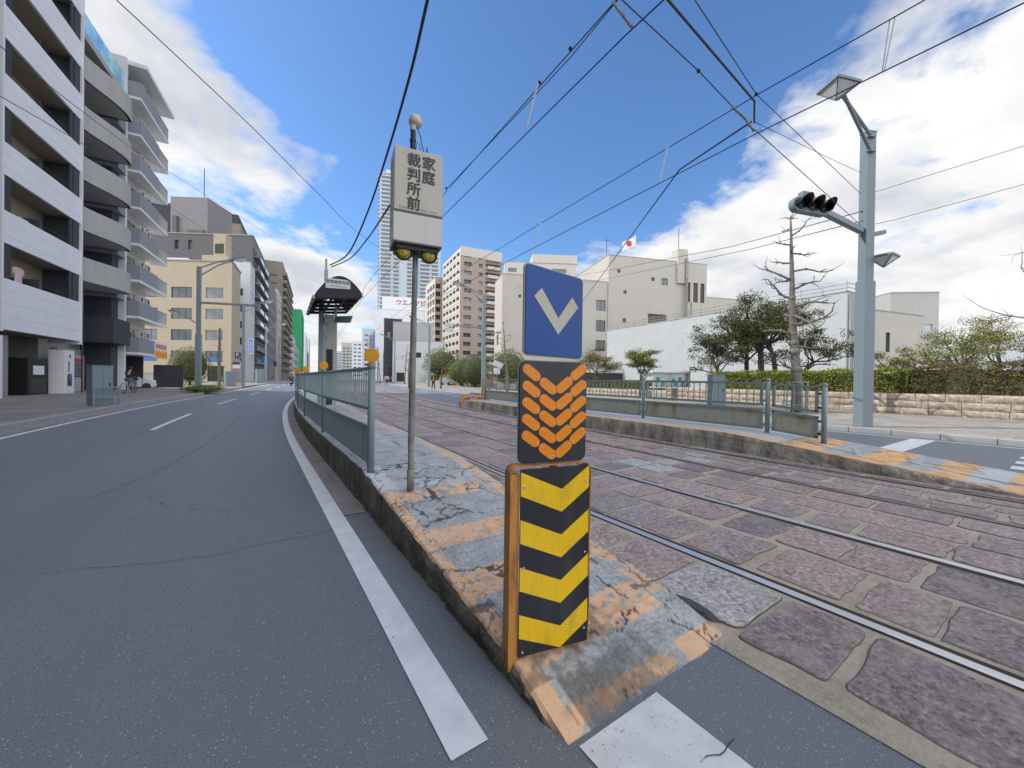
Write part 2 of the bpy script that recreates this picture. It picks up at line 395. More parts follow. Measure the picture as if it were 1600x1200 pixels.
for j in range(len(ys)-1):
    for i in range(6):
        a = j*7+i; g.f.append((a, a+1, a+8, a+7)); g.m.append(0)
tag(g.build('ground', M['earth']), kind='structure')
strip('road', -5.1, 15.15, -14, 700, 0, M['asphalt'])
strip('side_street', -60, -5.1, 51, 62, .10, M['asphalt_sq'])
strip('sidewalk_left', -13.5, -5.25, -14, 700, .13, M['walk_l'])
strip('sidewalk_right', 15.3, 26.5, -14, 700, .13, M['walk_r'])
strip('gutter', .76, 1.05, 4.15, 40, .008, M['gutter'])
strip('gutter_left', -5.1, -4.72, -14, 200, .006, M['gutter'])
def kerb(name, t, sgn, s0, s1, z1=.15, w=.16):
    # separate kerb stones, each about a metre long, in one run
    b = MB(); s = s0
    while s < s1:
        L = .95 if s < 60 else 5; dz = rnd.uniform(-.004, .004)
        a, d = s, min(s+L-.012, s1); t0, t1 = sorted((t, t+sgn*w))
        vs = [P(x, y, z) for z in (-.04, z1+dz) for y in (a, d) for x in (t0, t1)]
        b.add(vs, [(0, 2, 3, 1), (4, 5, 7, 6), (0, 1, 5, 4), (2, 6, 7, 3), (0, 4, 6, 2), (1, 3, 7, 5)]); s += L
    o = b.build(name, M['kerbstone'], bevel=.012); o['kind'] = 'structure'
kerb('kerb_left', -5.1, -1, -14, 50)
kerb('kerb_left', -5.1, -1, 62, 400)
kerb('kerb_right', 15.15, 1, -14, 400)
# markings
def mark(name, t0, t1, s0, s1, z=.005): return strip(name, t0, t1, s0, s1, z, M['line'])
mark('edge_line', .60, .755, 1.26, 400, .006)
mark('edge_line', -4.62, -4.5, -14, 300)
for a, b2 in [(13.2, 18.1), (23.2, 28), (33, 38), (43, 48), (53, 58), (63, 68), (73, 78), (83, 88)]: mark('lane_dash', -2.33, -2.21, a, b2)
mark('zebra_bar', 1.03, 1.50, -2.6, 1.05)
for k in range(-7, 0): mark('zebra_bar', 1.03+k*.92, 1.50+k*.92, -2.6, 1.05)
for k in range(6): mark('zebra_bar', 9.95+k*.86, 10.4+k*.86, -2.6, .72)
mark('stop_line', 10.55, 14.65, 2.15, 2.6)
mark('edge_line', 10.22, 10.34, 2.6, 17)
mark('edge_line', 14.62, 14.76, -14, 300)
for a in range(8, 90, 10): mark('lane_dash', 12.4, 12.52, a, a+5)
# dark asphalt repair by the island, crack of joint across the left lanes

def ground(u, v, z=0.):
    a = V(u, v, 1.); d = a-Vc((0, 0, H)); return Vc((0, 0, H))+d*((z-H)/d.z)
def crackline(name, pts, z, w, seed):
    r_ = random.Random(seed); q = [ground(u, v, z) for u, v in pts]; full = []
    for i in range(len(q)-1):
        n = max(2, int((q[i+1]-q[i]).length/.025))
        for k in range(n): p = q[i].lerp(q[i+1], k/n); full.append(p+Vc((noise.noise(p*9+Vc((seed, 0, 0)))*.03, noise.noise(p*9+Vc((0, seed, 0)))*.03, gz(p.y))))
    b = MB(); 
    for i, p in enumerate(full):
        d = (full[min(i+1, len(full)-1)]-full[max(i-1, 0)]); nn_ = Vc((-d.y, d.x, 0)).normalized()*w*r_.uniform(.1, 1.)*.5
        b.v += [tuple(p+nn_), tuple(p-nn_)]
    b.f = [(2*i, 2*i+1, 2*i+3, 2*i+2) for i in range(len(full)-1)]; b.m = [0]*len(b.f)
    b.build(name, M['rail_d'])['kind'] = 'structure'
crackline('road_crack', [(60, 897), (130, 888), (240, 880), (330, 868), (400, 852), (470, 839), (530, 828), (560, 822)], .0035, .006, 3)
crackline('road_crack', [(380, 606+45), (330, 690), (250, 735), (150, 775), (60, 800)], .0035, .010, 8)
crackline('marking_crack', [(1150, 1158), (1135, 1172), (1118, 1180), (1105, 1192), (1095, 1199)], .0085, .005, 5)
# ------------------------------------------------------------------ tram bed: mortar sheet, rails, granite setts
def platR(s): return 8.08-e(s)
bedL = lambda s: 2.03 if s < 1.0 else 1.9
strip('tram_bed', 2.03, 8.2, -14, 31, .004, M['mortar'], True)
def settsheet():
    m, nt, b = newmat('granite_setts_far'); v = vecs(nt)
    br = N(nt, 'ShaderNodeTexBrick'); nt.links.new(v, br.inputs[0]); br.inputs['Scale'].default_value = 1
    br.inputs['Brick Width'].default_value = .6; br.inputs['Row Height'].default_value = .5; br.inputs['Mortar Size'].default_value = .03
    br.inputs['Color1'].default_value = (.2, .155, .165, 1); br.inputs['Color2'].default_value = (.26, .2, .21, 1); br.inputs['Mortar'].default_value = (.3, .27, .22, 1)
    nt.links.new(mix(nt, .3, br.outputs[0], ramp(nt, nz(nt, v, 30, 5), [(.3, (.1, .08, .08)), (.7, (.4, .33, .33))])), b.inputs['Base Color']); b.inputs['Roughness'].default_value = .7
    return m
strip('tram_bed', 1.3, 8.9, 31, 700, .004, settsheet(), True)
RA, RB, RC, RD = 2.96, 4.53, 6.33, 7.72
def rail(t, name, head, s1=300):
    b = MB(); ss = srange(-14, s1); o = len(b.v)
    prof = [(-.034, .0045), (-.034, .012), (-.028, .017), (.026, .017), (.032, .012), (.032, .0045)]
    for s in ss:
        for x, z in prof: b.v.append(tuple(P(t+x, s, z, True)))
    n = len(prof)
    for i in range(len(ss)-1):
        for k in range(n-1):
            a = o+i*n+k; b.f.append((a, a+1, a+n+1, a+n)); b.m.append(0)
    o = b.build(name, head); o['kind'] = 'structure'
    return o
for t, h_ in ((RA, M['rail']), (RB, M['rail']), (RC, M['rail_o']), (RD, M['rail_o'])):
    rail(t, 'tram_rail', h_)
    sg = 1 if t in (RA, RC) else -1
    strip('rail_groove', t+sg*.034, t+sg*.095, -14, 300, .0062, M['rail_d'], True)
    strip('rail_groove', t-sg*.034, t-sg*.052, -14, 300, .0062, M['rail_d'], True)
rows = [(2.20, 2.87, .58), (3.08, 3.76, .56), (3.79, 4.43, .52), (4.60, 5.13, .52), (5.16, 5.70, .5), (5.74, 6.26, .5),
        (6.44, 6.84, .55), (6.88, 7.24, .5), (7.28, 7.62, .5), (7.80, 8.04, .7)]
b = MB()
for ri, (t0, t1, L0) in enumerate(rows):
    s = -2.2+rnd.uniform(0, .5)
    while s < 31:
        L = L0*rnd.uniform(.72, 1.25)
        g0 = rnd.uniform(.006, .03); w = t1-t0
        if ri == 0 and s+L > 1.05:
            lim = 2.24
        else: lim = t0
        a0, a1 = max(t0, lim)+rnd.choice([.002, .006, .03])*rnd.uniform(.5, 1.4), t1-rnd.choice([.002, .006, .03])*rnd.uniform(.5, 1.4)
        b0, b1 = s+g0, s+L-rnd.choice([.004, .01, .05])*rnd.uniform(.5, 1.4)
        # the corners drift so that no two setts are alike
        cor = [[a0+rnd.uniform(-.01, .025), b0+rnd.uniform(-.01, .03)], [a1-rnd.uniform(-.01, .025), b0+rnd.uniform(-.01, .03)],
               [a1-rnd.uniform(-.01, .025), b1-rnd.uniform(-.01, .03)], [a0+rnd.uniform(-.01, .025), b1-rnd.uniform(-.01, .03)]]
        out = []
        nseg = 8 if s < 8 else 3
        for k in range(4):
            p, q = Vc(cor[k]), Vc(cor[(k+1) % 4]); pr_ = Vc(cor[k-1])
            rr = min(.06, .16*(q-p).length)*rnd.uniform(.3, 1.)
            d1 = (q-p).normalized(); d0 = (p-pr_).normalized()
            out.append(p-d0*rr); out.append(p-d0*rr*.3+d1*rr*.3*0.9); 
            nx = Vc(cor[(k+1) % 4])-d1*.1
            st = p+d1*rr; L2 = (q-p).length-rr-.09
            for j in range(nseg):
                u = (j+.0)/nseg; pt = st+d1*(L2*u)
                nrm = Vc((-d1.y, d1.x)); pt = pt+nrm*(noise.noise(Vc((pt.x*6, pt.y*6, ri*3)))*.022)
                out.append(pt)
        cx = sum(p.x for p in out)/len(out); cy = sum(p.y for p in out)/len(out)
        zt = .013+rnd.uniform(-.004, .004); tx, ty = rnd.uniform(-.006, .006), rnd.uniform(-.006, .006)
        mi = 1 if (3.6 < s+L/2 < 4.5 and t0 > 5.0 and rnd.random() < .85) or rnd.random() < .006 else 0
        o = len(b.v); n = len(out)
        for sc_, z in ((1.022, .0042), (1.0, zt*.7), (.975, zt), (.6, zt+.001)):
            for p in out:
                x, y = cx+(p.x-cx)*sc_, cy+(p.y-cy)*sc_
                b.v.append(tuple(P(x, y, max(.0042, z+((x-cx)*tx+(y-cy)*ty if z > .006 else 0)), True)))
        for r_ in range(3):
            for k in range(n):
                k2 = (k+1) % n; b.f.append((o+r_*n+k, o+r_*n+k2, o+(r_+1)*n+k2, o+(r_+1)*n+k)); b.m.append(2 if r_ == 0 else mi)  # lowest ring carries the painted edge shadow
        b.f.append(tuple(o+3*n+k for k in range(n))); b.m.append(mi)
        s += L
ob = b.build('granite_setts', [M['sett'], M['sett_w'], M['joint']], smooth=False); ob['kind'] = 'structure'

# ------------------------------------------------------------------ platforms
def hL(s):
    if s < 1.02: return -.01
    if s < 1.42: return -.008+.104*(s-1.05)/.37
    return min(.40, .09+.097*(s-1.3))
def fbm(x, y, z=0, o=4): return noise.fractal(Vc((x, y, z)), .8, 2., o)
def painted(name, orange, cwhite=(.62, .63, .64)):
    m, nt, b = newmat(name); v = vecs(nt)
    at = N(nt, 'ShaderNodeAttribute', attribute_name='paint'); cr = N(nt, 'ShaderNodeAttribute', attribute_name='crack')
    f1 = nz(nt, v, 45, 5, .7); f2 = nz(nt, v, 5, 5, .6); f3 = nz(nt, v, 160, 3, .7)
    con = ramp(nt, mth(nt, 'ADD', mth(nt, 'MULTIPLY', f1, .6), mth(nt, 'MULTIPLY', f2, .4)), [(.34, (.2, .205, .21)), (.5, (.40, .415, .42)), (.66, (.62, .64, .65))])
    org = ramp(nt, mth(nt, 'ADD', mth(nt, 'MULTIPLY', f1, .4), mth(nt, 'MULTIPLY', f2, .6)), [(.34, scl(orange, .6)), (.5, orange), (.66, scl(orange, 1.15))])
    org = mix(nt, .3, org, ramp(nt, f3, [(.3, scl(orange, .55)), (.7, scl(orange, 1.3))]))
    ss = N(nt, 'ShaderNodeSeparateColor'); nt.links.new(at.outputs['Color'], ss.inputs[0])
    cc = mix(nt, ss.outputs[0], con, org)
    cc = mix(nt, ss.outputs[1], cc, cwhite)
    cc = mix(nt, ss.outputs[2], cc, (.045, .04, .036))
    nt.links.new(mix(nt, mth(nt, 'MULTIPLY', cr.outputs['Fac'], .9), cc, (.025, .022, .02)), b.inputs['Base Color'])
    b.inputs['Roughness'].default_value = .8
    bump(nt, b, mth(nt, 'ADD', mth(nt, 'MULTIPLY', f1, .5), mth(nt, 'MULTIPLY', f3, .5)), .55, .008)
    return m
M['plat_l'] = painted('platform_top_paint', (.82, .52, .32))
M['plat_r'] = painted('far_platform_top_paint', (.78, .46, .22))
def kerbside(name, dark, lightc):
    m, nt, b = newmat(name); v = vecs(nt)
    a = nz(nt, vecs(nt, 1, 1, .35), 3.2, 7, .7); f = nz(nt, v, 50, 4, .7)
    cc = ramp(nt, mth(nt, 'ADD', mth(nt, 'MULTIPLY', a, .7), mth(nt, 'MULTIPLY', f, .3)), [(.38, dark), (.52, tuple((x+y)/2 for x, y in zip(dark, lightc))), (.62, lightc)])
    nt.links.new(cc, b.inputs['Base Color']); b.inputs['Roughness'].default_value = .9; bump(nt, b, f, .7, .01)
    return m
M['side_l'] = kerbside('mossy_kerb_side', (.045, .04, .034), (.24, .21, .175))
M['side_r'] = kerbside('stained_kerb_side', (.13, .13, .12), (.74, .70, .62))
def cell(x, y, k, seed=0):
    d, p = noise.voronoi(Vc((x*k, y*k, seed)))
    return d[1]-d[0]
def platform(name, tl, tr, hf, s0, s1, fine_to, res, mats, paintf, crackf, trL, trR, endcap=True):
    b = MB(); ss = [s0]; s = s0
    while s < s1: s = min(s1, s+(res if s < fine_to else .5 if s < 20 else 1.)); ss.append(s)
    nt_ = max(8, int(((tr if not callable(tr) else tr(2))-tl)/res)); pc = []; cr = []
    prev = None
    for s in ss:
        row = []
        for k in range(nt_+1):
            x = tl+(tr-tl)*k/nt_
            edge = (.012*fbm(s*5, 3*(k > 0), 1) if k in (0, nt_) and s < 6 else 0)
            wob = (1-k/nt_)*(e(s) if trL else 0)+(k/nt_)*(e(s) if trR else 0)
            z = hf(s)
            ck = crackf(x, s) if s < fine_to+2 else 0.
            z += .003*fbm(x*7, s*7, 2)-.004*ck
            if k in (0, nt_): z -= .012+.02*max(0, fbm(s*4, k, 5)) 
            q = P(x+edge+wob, s, z); row.append(len(b.v)); b.v.append(tuple(q)); pc.append(paintf(x, s)); cr.append(ck)
        if prev:
            for k in range(nt_): b.f.append((prev[k], prev[k+1], row[k+1], row[k])); b.m.append(0)
        prev = row
    nrow = nt_+1
    # sides, rough faced
    for side in (0, nt_):
        lv = 6; base = len(b.v)
        for i, s in enumerate(ss):
            top = Vc(b.v[i*nrow+side])
            for j in range(lv+1):
                zt = top.z-gz(s); z = -.02+(zt+.02)*(1-j/lv)
                off = (0 if j == 0 else (.012+.018*fbm(s*3.5, z*6, side)+.01*fbm(s*14, z*18, side)))
                b.v.append((top.x+(off if side else -off)*.8, top.y, z+gz(s))); pc.append(paintf(tl if not side else tr, s) if j == 0 else (0, 0, 0)); cr.append(0)
        for i in range(len(ss)-1):
            for j in range(lv):
                a = base+i*(lv+1)+j; q = (a, a+1, a+lv+2, a+lv+1)
                b.f.append(q if side else tuple(reversed(q))); b.m.append(1)
    # end faces
    for i in (0, len(ss)-1):
        if ss[i] == s0 and hf(s0) < 0: continue
        o = len(b.v)
        for k in range(nrow):
            t_ = Vc(b.v[i*nrow+k]); b.v.append(tuple(t_)); b.v.append((t_.x, t_.y, -.02+gz(ss[i]))); pc += [(0, 0, 0)]*2; cr += [0]*2
        for k in range(nt_): b.f.append((o+2*k, o+2*k+2, o+2*k+3, o+2*k+1)); b.m.append(1)
    ob = b.build(name, mats); me = ob.data
    ca = me.color_attributes.new('paint', 'FLOAT_COLOR', 'POINT'); ca.data.foreach_set('color', [v_ for p in pc for v_ in (*p, 1)])
    fa = me.attributes.new('crack', 'FLOAT', 'POINT'); fa.data.foreach_set('value', cr)
    return ob
ST = [(3.36, 3.66, .30), (2.50, 2.78, -.25), (1.91, 2.17, -.5), (1.37, 1.62, -.5), (1.10, 1.18, .1)]
def clampf(x): return max(0., min(1., x))
def paintL(x, s):
    n = fbm(x*7, s*7, 9); nl = fbm(x*24, s*24, 4, 3); o = 0.
    for a, b2, wear in ST:
        if a+.014*nl < s < b2+.014*nl and 1.07 < x < (2.0 if s > 1.3 else 1.75): o = 1. if n < .42-wear*.9 and nl < .38 else 0
    if x < 1.085 and 1.25 < s < 3.72+.1*n: o = 1. if n < .55 and nl < .40 else 0.
    if x < 1.09 and 1.08 < s <= 1.37: o = 1.
    if x > 2.02 and 1.45 < s: o = .85 if n < (.38 if s < 6 else .1) else 0.
    if x > 1.82 and 1.05 < s < 1.19: o = 1. if n < .4 else 0
    if 1.12 < x < 1.9 and 1.19 < s < 1.36: pass
    w = 0.
    if s > 3.72 and s < 4.5 and x < 1.17+.04*n: w = 1. if n < .5 else 0
    if 3.66 < s < 3.9: w = max(w, .55 if n > -.1 else .2)
    if 4.2 < s and o == 0: w = max(w, clampf(.25+n*.7)*.45)
    d = 0.
    if s < 1.75: d = clampf((1.66-s)*2.3+n*1.3+nl*.7)*(0 if s < 1.3 and x < 1.12 else 1)*clampf((1.95-x)*2.2)
    if 1.7 < x < 2.05 and 1.15 < s < 1.36: d *= .4
    if s < 1.07: d = 1
    d = max(d, clampf(-n*1.2-.35)*.6)
    return (o, w, d*.6)
def crackL(x, s):
    wx, ws = x+.06*fbm(x*5, s*5, 6), s+.06*fbm(x*5, s*5, 8); v = 0.; g = fbm(x*2, s*2, 31)
    if cell(wx, ws, 1.5, 1) < .016 and g > -.15: v = .95
    if 2.9 < s < 4.3 and x > 1.3 and g > -.1 and cell(wx, ws, 4.5, 4) < .035: v = max(v, .85)
    if abs(x-1.085-.004*fbm(s*9, 1, 1)) < .005 and s < 3.6: v = max(v, .4)
    if x < 1.12 and cell(wx, ws, 6, 7) < .03 and 1.5 < s < 3.7: v = max(v, .7)
    if x > 1.95 and s < 2.4 and cell(wx, ws, 3, 3) < .02: v = max(v, .7)
    return v
tag(platform('tram_platform', .99, 2.17, hL, 1.02, 30, 4.9, .0125, [M['plat_l'], M['side_l']], paintL, crackL, False, True), 'cracked concrete tram platform ending in a worn orange and grey ramp', 'platform')
def hR(s): return max(.02, min(.40, .04+.095*(s-.2))) if s < 14.8 else .40
def paintR(x, s):
    n = fbm(x*3, s*3, 19); o = 0.
    if x < 8.22: o = 1. if n < .45 or s > 3.6 else .3
    for i, (a, b2) in enumerate([(2.55, 3.1), (1.65, 2.1), (.95, 1.3), (.2, .6)]):
        if a < s < b2: o = 1. if n < .4 else 0
    w = 0.
    if o: w = 0.
    elif s > 3.2: w = clampf(.6+n*.5)*.7
    elif s < .95: w = .6
    return (o, w, clampf(-n-.45)*.5)
tag(platform('tram_platform', 8.07, 9.95, hR, .2, 17.2, 3.6, .05, [M['plat_r'], M['side_r']], paintR, lambda x, s: .6 if s < 3.2 and cell(x, s, 1.4, 2) < .03 else 0., True, True), 'long raised tram platform with stained concrete side and orange edge line', 'platform')
# grit and dead leaves on the road by the ramp
b = MB()
for i in range(520):
    a = rnd.random()
    if a < .5: x, y = rnd.gauss(1.35, .35), rnd.gauss(1.0, .10)
    elif a < .8: x, y = rnd.uniform(1.9, 2.12), rnd.gauss(1.1, .25)
    else: x, y = rnd.uniform(.8, .98), rnd.uniform(1., 12)
    if y > 1.06 and .95 < x < 2.18: continue
    r_ = rnd.uniform(.001, .0045); q = P(x, y, .006+r_*.5)
    vs = [q+Vc((rnd.uniform(-1, 1), rnd.uniform(-1, 1), rnd.uniform(-.5, .7)))*r_ for _ in range(5)]
    b.add(vs, [(0, 1, 2), (0, 2, 3), (0, 3, 4), (1, 2, 4), (0, 1, 4), (2, 3, 4)], rnd.choice([0, 0, 1, 2]))
tag(b.build('gravel', [M['concrete'], M['gutter'], M['kerbstone']]), 'loose grit and crumbs of concrete scattered at the foot of the ramp', 'gravel', kind='stuff')
# small dark tarmac patch at the corner of the ramp
b = MB(); pts = []
for k in range(26):
    a = 2*math.pi*k/26; rr = 1+.18*fbm(math.cos(a)*2, math.sin(a)*2, 3)
    pts.append((2.24+.045*math.cos(a)*rr*1.2, 1.33+.17*math.sin(a)*rr))
o = [P(x, y, .006) for x, y in pts]; i_ = [P(2.24+(x-2.24)*.7, 1.33+(y-1.33)*.7, .035) for x, y in pts]
b.add(o+i_, [(k, (k+1) % 26, (k+1) % 26+26, k+26) for k in range(26)]+[tuple(range(26, 52))])
tag(b.build('tarmac_patch', M['patch'], smooth=False), kind='structure')
# ================================================================== the sign post at the tip of the ramp
def rrect(w, h, r, n=5, x0=0, z0=0):
    pts = []
    for cx, cz, a0 in ((w-r, h-r, 0), (r, h-r, 90), (r, r, 180), (w-r, r, 270)):
        for k in range(n+1):
            a = R(a0+90*k/n); pts.append((x0+cx+r*math.cos(a), z0+cz+r*math.sin(a)))
    return pts
def signmat(name, col, rough=.3):
    return mk(name, col, rough, 0, .06, 3, 60, .03, spec=.6, streak=.2)
M['sg_blue'] = mk('sign_blue', (.008, .065, .30), .32, 0, .22, 2, 20, .03, streak=.1, dirt=(.06, .07, .08))
M['sg_cream'] = signmat('sign_chevron_cream', (.55, .52, .42))
M['sg_black'] = signmat('sign_black', (.012, .014, .022), .35)
M['sg_orange'] = mk('sign_orange_film', (1., .29, .004), .3, 0, .12, 8, 120, .1, streak=.22, dirt=(.3, .11, .03))
m, nt, b = newmat('sign_yellow_film'); v = vecs(nt)
wv = N(nt, 'ShaderNodeTexWave'); wv.inputs['Scale'].default_value = 21; wv.bands_direction = 'Z'
mp = N(nt, 'ShaderNodeMapping'); nt.links.new(v, mp.inputs[0]); mp.inputs['Rotation'].default_value = (0, R(-14), 0); nt.links.new(mp.outputs[0], wv.inputs[0])
nt.links.new(mix(nt, mth(nt, 'MULTIPLY', wv.outputs[1], .5), (.95, .57, .0), (1., .70, .015)), b.inputs['Base Color'])
yc = b.inputs['Base Color'].links[0].from_socket
nt.links.new(mix(nt, ramp(nt, nz(nt, vecs(nt, 4, 4, 1.2), 3, 7, .7), [(.50, (0, 0, 0)), (.75, (.38,)*3)]), yc, (.22, .17, .08)), b.inputs['Base Color']); b.inputs['Roughness'].default_value = .3
M['sg_yellow'] = m
M['sg_grey'] = signmat('sign_rim_grey', (.36, .37, .36), .4)
A_ = P(1.02, 1.43); az = R(-13)
post = thing('guide_post', 'steel post of chevron boards at the tip of the ramp, blue sign on top', 'sign', (A_.x, A_.y, .10), az)
# local: x along the board, -y towards the traffic, z up from the ramp
fr = MB(); W1, H1 = .358, .885
o_ = rrect(W1+.03, H1+.01, .05, 5, -.04, 0); 
fr.box(-.058, -.0135, .0, .075, -.04, H1-.03); fr.box(W1+.0, W1+.006, .0, .075, .02, H1-.03)
arc = []
for k in range(7):
    a = R(180-90*k/6); arc.append((-.018+.04*math.cos(a), H1-.03+.04*math.sin(a)))
for k in range(7):
    a = R(90-90*k/6); arc.append((W1-.034+.04*math.cos(a), H1-.03+.04*math.sin(a)))
for k in range(len(arc)-1):
    (xa, za), (xb, zb) = arc[k], arc[k+1]
    d = Vc((xb-xa, 0, zb-za)).normalized(); nn_ = Vc((d.z, 0, -d.x))*.006
    fr.add([(xa, 0, za), (xb, 0, zb), (xb, .075, zb), (xa, .075, za), (xa+nn_.x, 0, za+nn_.z), (xb+nn_.x, 0, zb+nn_.z), (xb+nn_.x, .075, zb+nn_.z), (xa+nn_.x, .075, za+nn_.z)],
           [(0, 1, 2, 3), (4, 7, 6, 5), (0, 4, 5, 1), (3, 2, 6, 7)])
fr.box(-.04, .055, .035, .09, -.03, .055); fr.box(W1-.075, W1+.01, .035, .09, .0, .075)
fr.build('steel_frame', M['rust'], post)
MB().tube([(W1/2+.0, .045, -.03), (W1/2, .045, 1.35)], .019, 12).build('pole', M['rust'], post, smooth=True)
bd = MB().box(-.012, W1-.012, -.012, -.004, .025, H1-.004)
bd.build('chevron_board', M['sg_black'], post)['label'] = 'yellow and black chevron board'
def poly(mb, pts, y0=-.0132, y1=-.0126, mi=0): mb.prism(pts, y0, y1, mi=mi)
ch = MB(); x0, x1, xm = -.0115, W1-.0125, W1*.555
top = H1-.005; bot = .0255
def clipz(z): return max(bot, min(top, z))
for zl in (.869, .6525, .436, .2195):
    th = .108                     # left shoulder, dip to the middle, rise to the right edge
    L0, L1 = zl, zl-th; m0, m1 = zl-.092, max(bot, zl-.092-th); r0, r1 = zl+.014, zl+.014-th
    ch.prism([(x0, L1), (xm, m1), (xm, m0), (x0, L0)], -.0134, -.0122)
    ch.prism([(xm, m1), (x1, min(r1, top)), (x1, min(r0, top)), (xm, m0)], -.0134, -.0122)
ch.build('chevrons', M['sg_yellow'], post)
for x, z in ((.006, .8), (W1-.03, .805), (.006, .43), (W1-.03, .46), (.006, .045), (W1-.03, .09)):
    MB().lathe([(.006, 0), (.006, .003), (.002, .005)], Matrix.Translation((x, -.012, z)) @ Matrix.Rotation(R(90), 4, 'X'), 10).build('bolt', M['bolt'], post)
# middle board: black with orange capsules
Z2 = H1+.018; W2, H2 = .352, .475
MB().prism(rrect(W2, H2, .035, 6, -.018, Z2), .004, .014).build('reflector_board', M['sg_black'], post, bevel=.002)['label'] = 'black board with rows of orange reflectors'
MB().prism(rrect(W2+.008, H2+.008, .038, 6, -.022, Z2-.004), .0145, .019).build('board_rim', M['sg_grey'], post)
def capsule(cx, cz, L, r, ang):
    pts = []
    for s_, a0 in ((1, -90), (-1, 90)):
        for k in range(9):
            a = R(a0+180*k/8); pts.append((s_*L/2+r*math.cos(a), r*math.sin(a)))
    ca, sa = math.cos(ang), math.sin(ang)
    return [(cx+x*ca-z*sa, cz+x*sa+z*ca) for x, z in pts]
rivet = MB(); first = None
for row in range(5):
    for col in range(4):
        cx = -.018+W2*(.165, .41, .65, .868)[col]; dz = (0, -.062, -.056, .006)[col]
        cz = Z2+H2-.054-.0765*row+dz
        ang = R(-36 if col < 2 else 38)
        mb = MB().prism(capsule(0, 0, .056, .0232, ang), .0, .0022)
        rf = mb.build('reflector', M['sg_orange'], post, loc=(cx, .0012, cz))
        for sg in (-1, 1):
            if col in (1, 2) or sg == (1 if col == 0 else -1) or True:
                ex, ez = cx+sg*.037*math.cos(ang), cz+sg*.041*math.sin(ang)
                rivet.lathe([(.0042, 0), (.0038, .002), (.001, .003)], Matrix.Translation((ex, .001, ez)) @ Matrix.Rotation(R(90), 4, 'X'), 8)
rivet.build('rivets', M['bolt'], post)
# blue sign, turned a little further to the right
Z3 = Z2+H2+.028; W3, H3 = .405, .405
Tm = Matrix.Translation((W1/2-.012, .03, 0)) @ Matrix.Rotation(R(21), 4, 'Z') @ Matrix.Translation((-W3*.48, 0, 0))
MB().prism(rrect(W3, H3, .022, 6, 0, Z3), -.004, .002, Tm).build('blue_sign', M['sg_blue'], post, bevel=.0015)['label'] = 'blue sign plate with a cream chevron pointing down'
MB().prism(rrect(W3+.012, H3+.012, .027, 6, -.006, Z3-.006), .0022, .011, Tm).build('sign_rim', M['sg_grey'], post, bevel=.002)
cv = MB(); xm_ = W3*.535; zb = Z3+.105
for sg, dx_, top_ in ((-1, .165, .205), (1, .150, .195)):
    cv.prism([(xm_, zb), (xm_+sg*dx_, zb+top_-.045), (xm_+sg*(dx_-.048), zb+top_), (xm_, zb+.078)], -.0058, -.0042, Tm)
cv.build('chevron', M['sg_cream'], post)
# ================================================================== stop name box on its pole
B_ = P(1.27, 3.59)
sp = thing('tram_stop_sign', 'beige box sign with the stop name on a grey steel pole', 'sign', (B_.x-.025, B_.y, .36), R(-9.5))
M['beige'] = mk('lamp_box_beige', (.56, .53, .46), .45, 0, .04, 2, 40, .04, streak=.22, dirt=(.3, .27, .22))
M['green'] = mk('band_green', (.035, .10, .07), .4, 0, .1)
M['ink'] = mk('lettering_ink', (.03, .045, .05), .5, 0, .05, bmp=0)
M['ink_g'] = mk('lettering_faded_green', (.22, .30, .26), .5, 0, .05, bmp=0)
M['ink_w'] = mk('lettering_faded_grey', (.40, .40, .38), .5, 0, .05, bmp=0)
pl = MB(); pl.tube([(0, 0, -.03), (0, 0, .17)], .036, 16).tube([(0, 0, .17), (0, 0, .42)], .0275, 16).tube([(0, 0, .42), (.012, 0, 1.62)], .030, 16)
pl.tube([(.012, 0, 1.62), (.02, 0, 2.36)], .0255, 16)
pl.build('pole', M['galv'], sp, smooth=True, bevel=.003)
MB().tube([(-.06, 0, .09), (-.03, 0, .09)], .008, 8).tube([(.03, 0, .085), (.055, 0, .085)], .008, 8).build('bolts', M['galv'], sp)
bx0, bx1, by0, by1, bz0, bz1 = -.205, .235, -.165, .125, 2.275, 3.13
MB().box(bx0, bx1, by0, by1, bz0, bz1).build('lamp_box', M['beige'], sp, bevel=.008)
MB().box(bx0+.002, bx1-.002, by0+.002, by1-.002, bz0-.012, bz0+.01).box(bx0+.03, bx1-.03, by0+.03, by1-.03, bz0-.05, bz0-.005).build('base_tray', M['dark_metal'], sp)
MB().box(bx0-.0008, bx1+.0008, by0-.0008, by1+.0008, bz0+.262, bz0+.287).build('green_band', M['green'], sp)
M['box_l'] = mk('lamp_box_lower', (.66, .65, .61), .45, 0, .04, 2, 40, .04, streak=.2, dirt=(.3, .27, .22))
MB().box(bx0-.0005, bx1+.0005, by0-.0005, by1+.0005, bz0+.012, bz0+.262).build('lower_panel', M['box_l'], sp)
fy = by0-.001
for i, ch_ in enumerate('裁判所前'): text(ch_, .128, M['ink'], sp, face(-.032, fy, 3.06-.042-i*.131), ext=.0004, fat=.0042)
for i, ch_ in enumerate('家庭'): text(ch_, .128, M['ink'], sp, face(.102, fy, 3.06-.042-i*.131), ext=.0004, fat=.0042)
text('Katei Saibansho -mae', .040, M['ink_g'], sp, face(.012, fy, bz0+.312), ext=.0004)
sb = MB()                                                # weathered characters on the side towards the road: only their strokes remain
for i in range(5):
    zc = 3.0-i*.125
    for k in range(3): sb.box(bx0-.0016, bx0-.0008, -.075, .045, zc+.03-k*.03, zc+.036-k*.03)
    for yy in (-.07, -.015, .04): sb.box(bx0-.0018, bx0-.0008, yy, yy+.007, zc-.045, zc+.045)
sb.build('faded_side_lettering', M['ink_w'], sp)
m, nt, b = newmat('amber_lens'); v = vecs(nt)
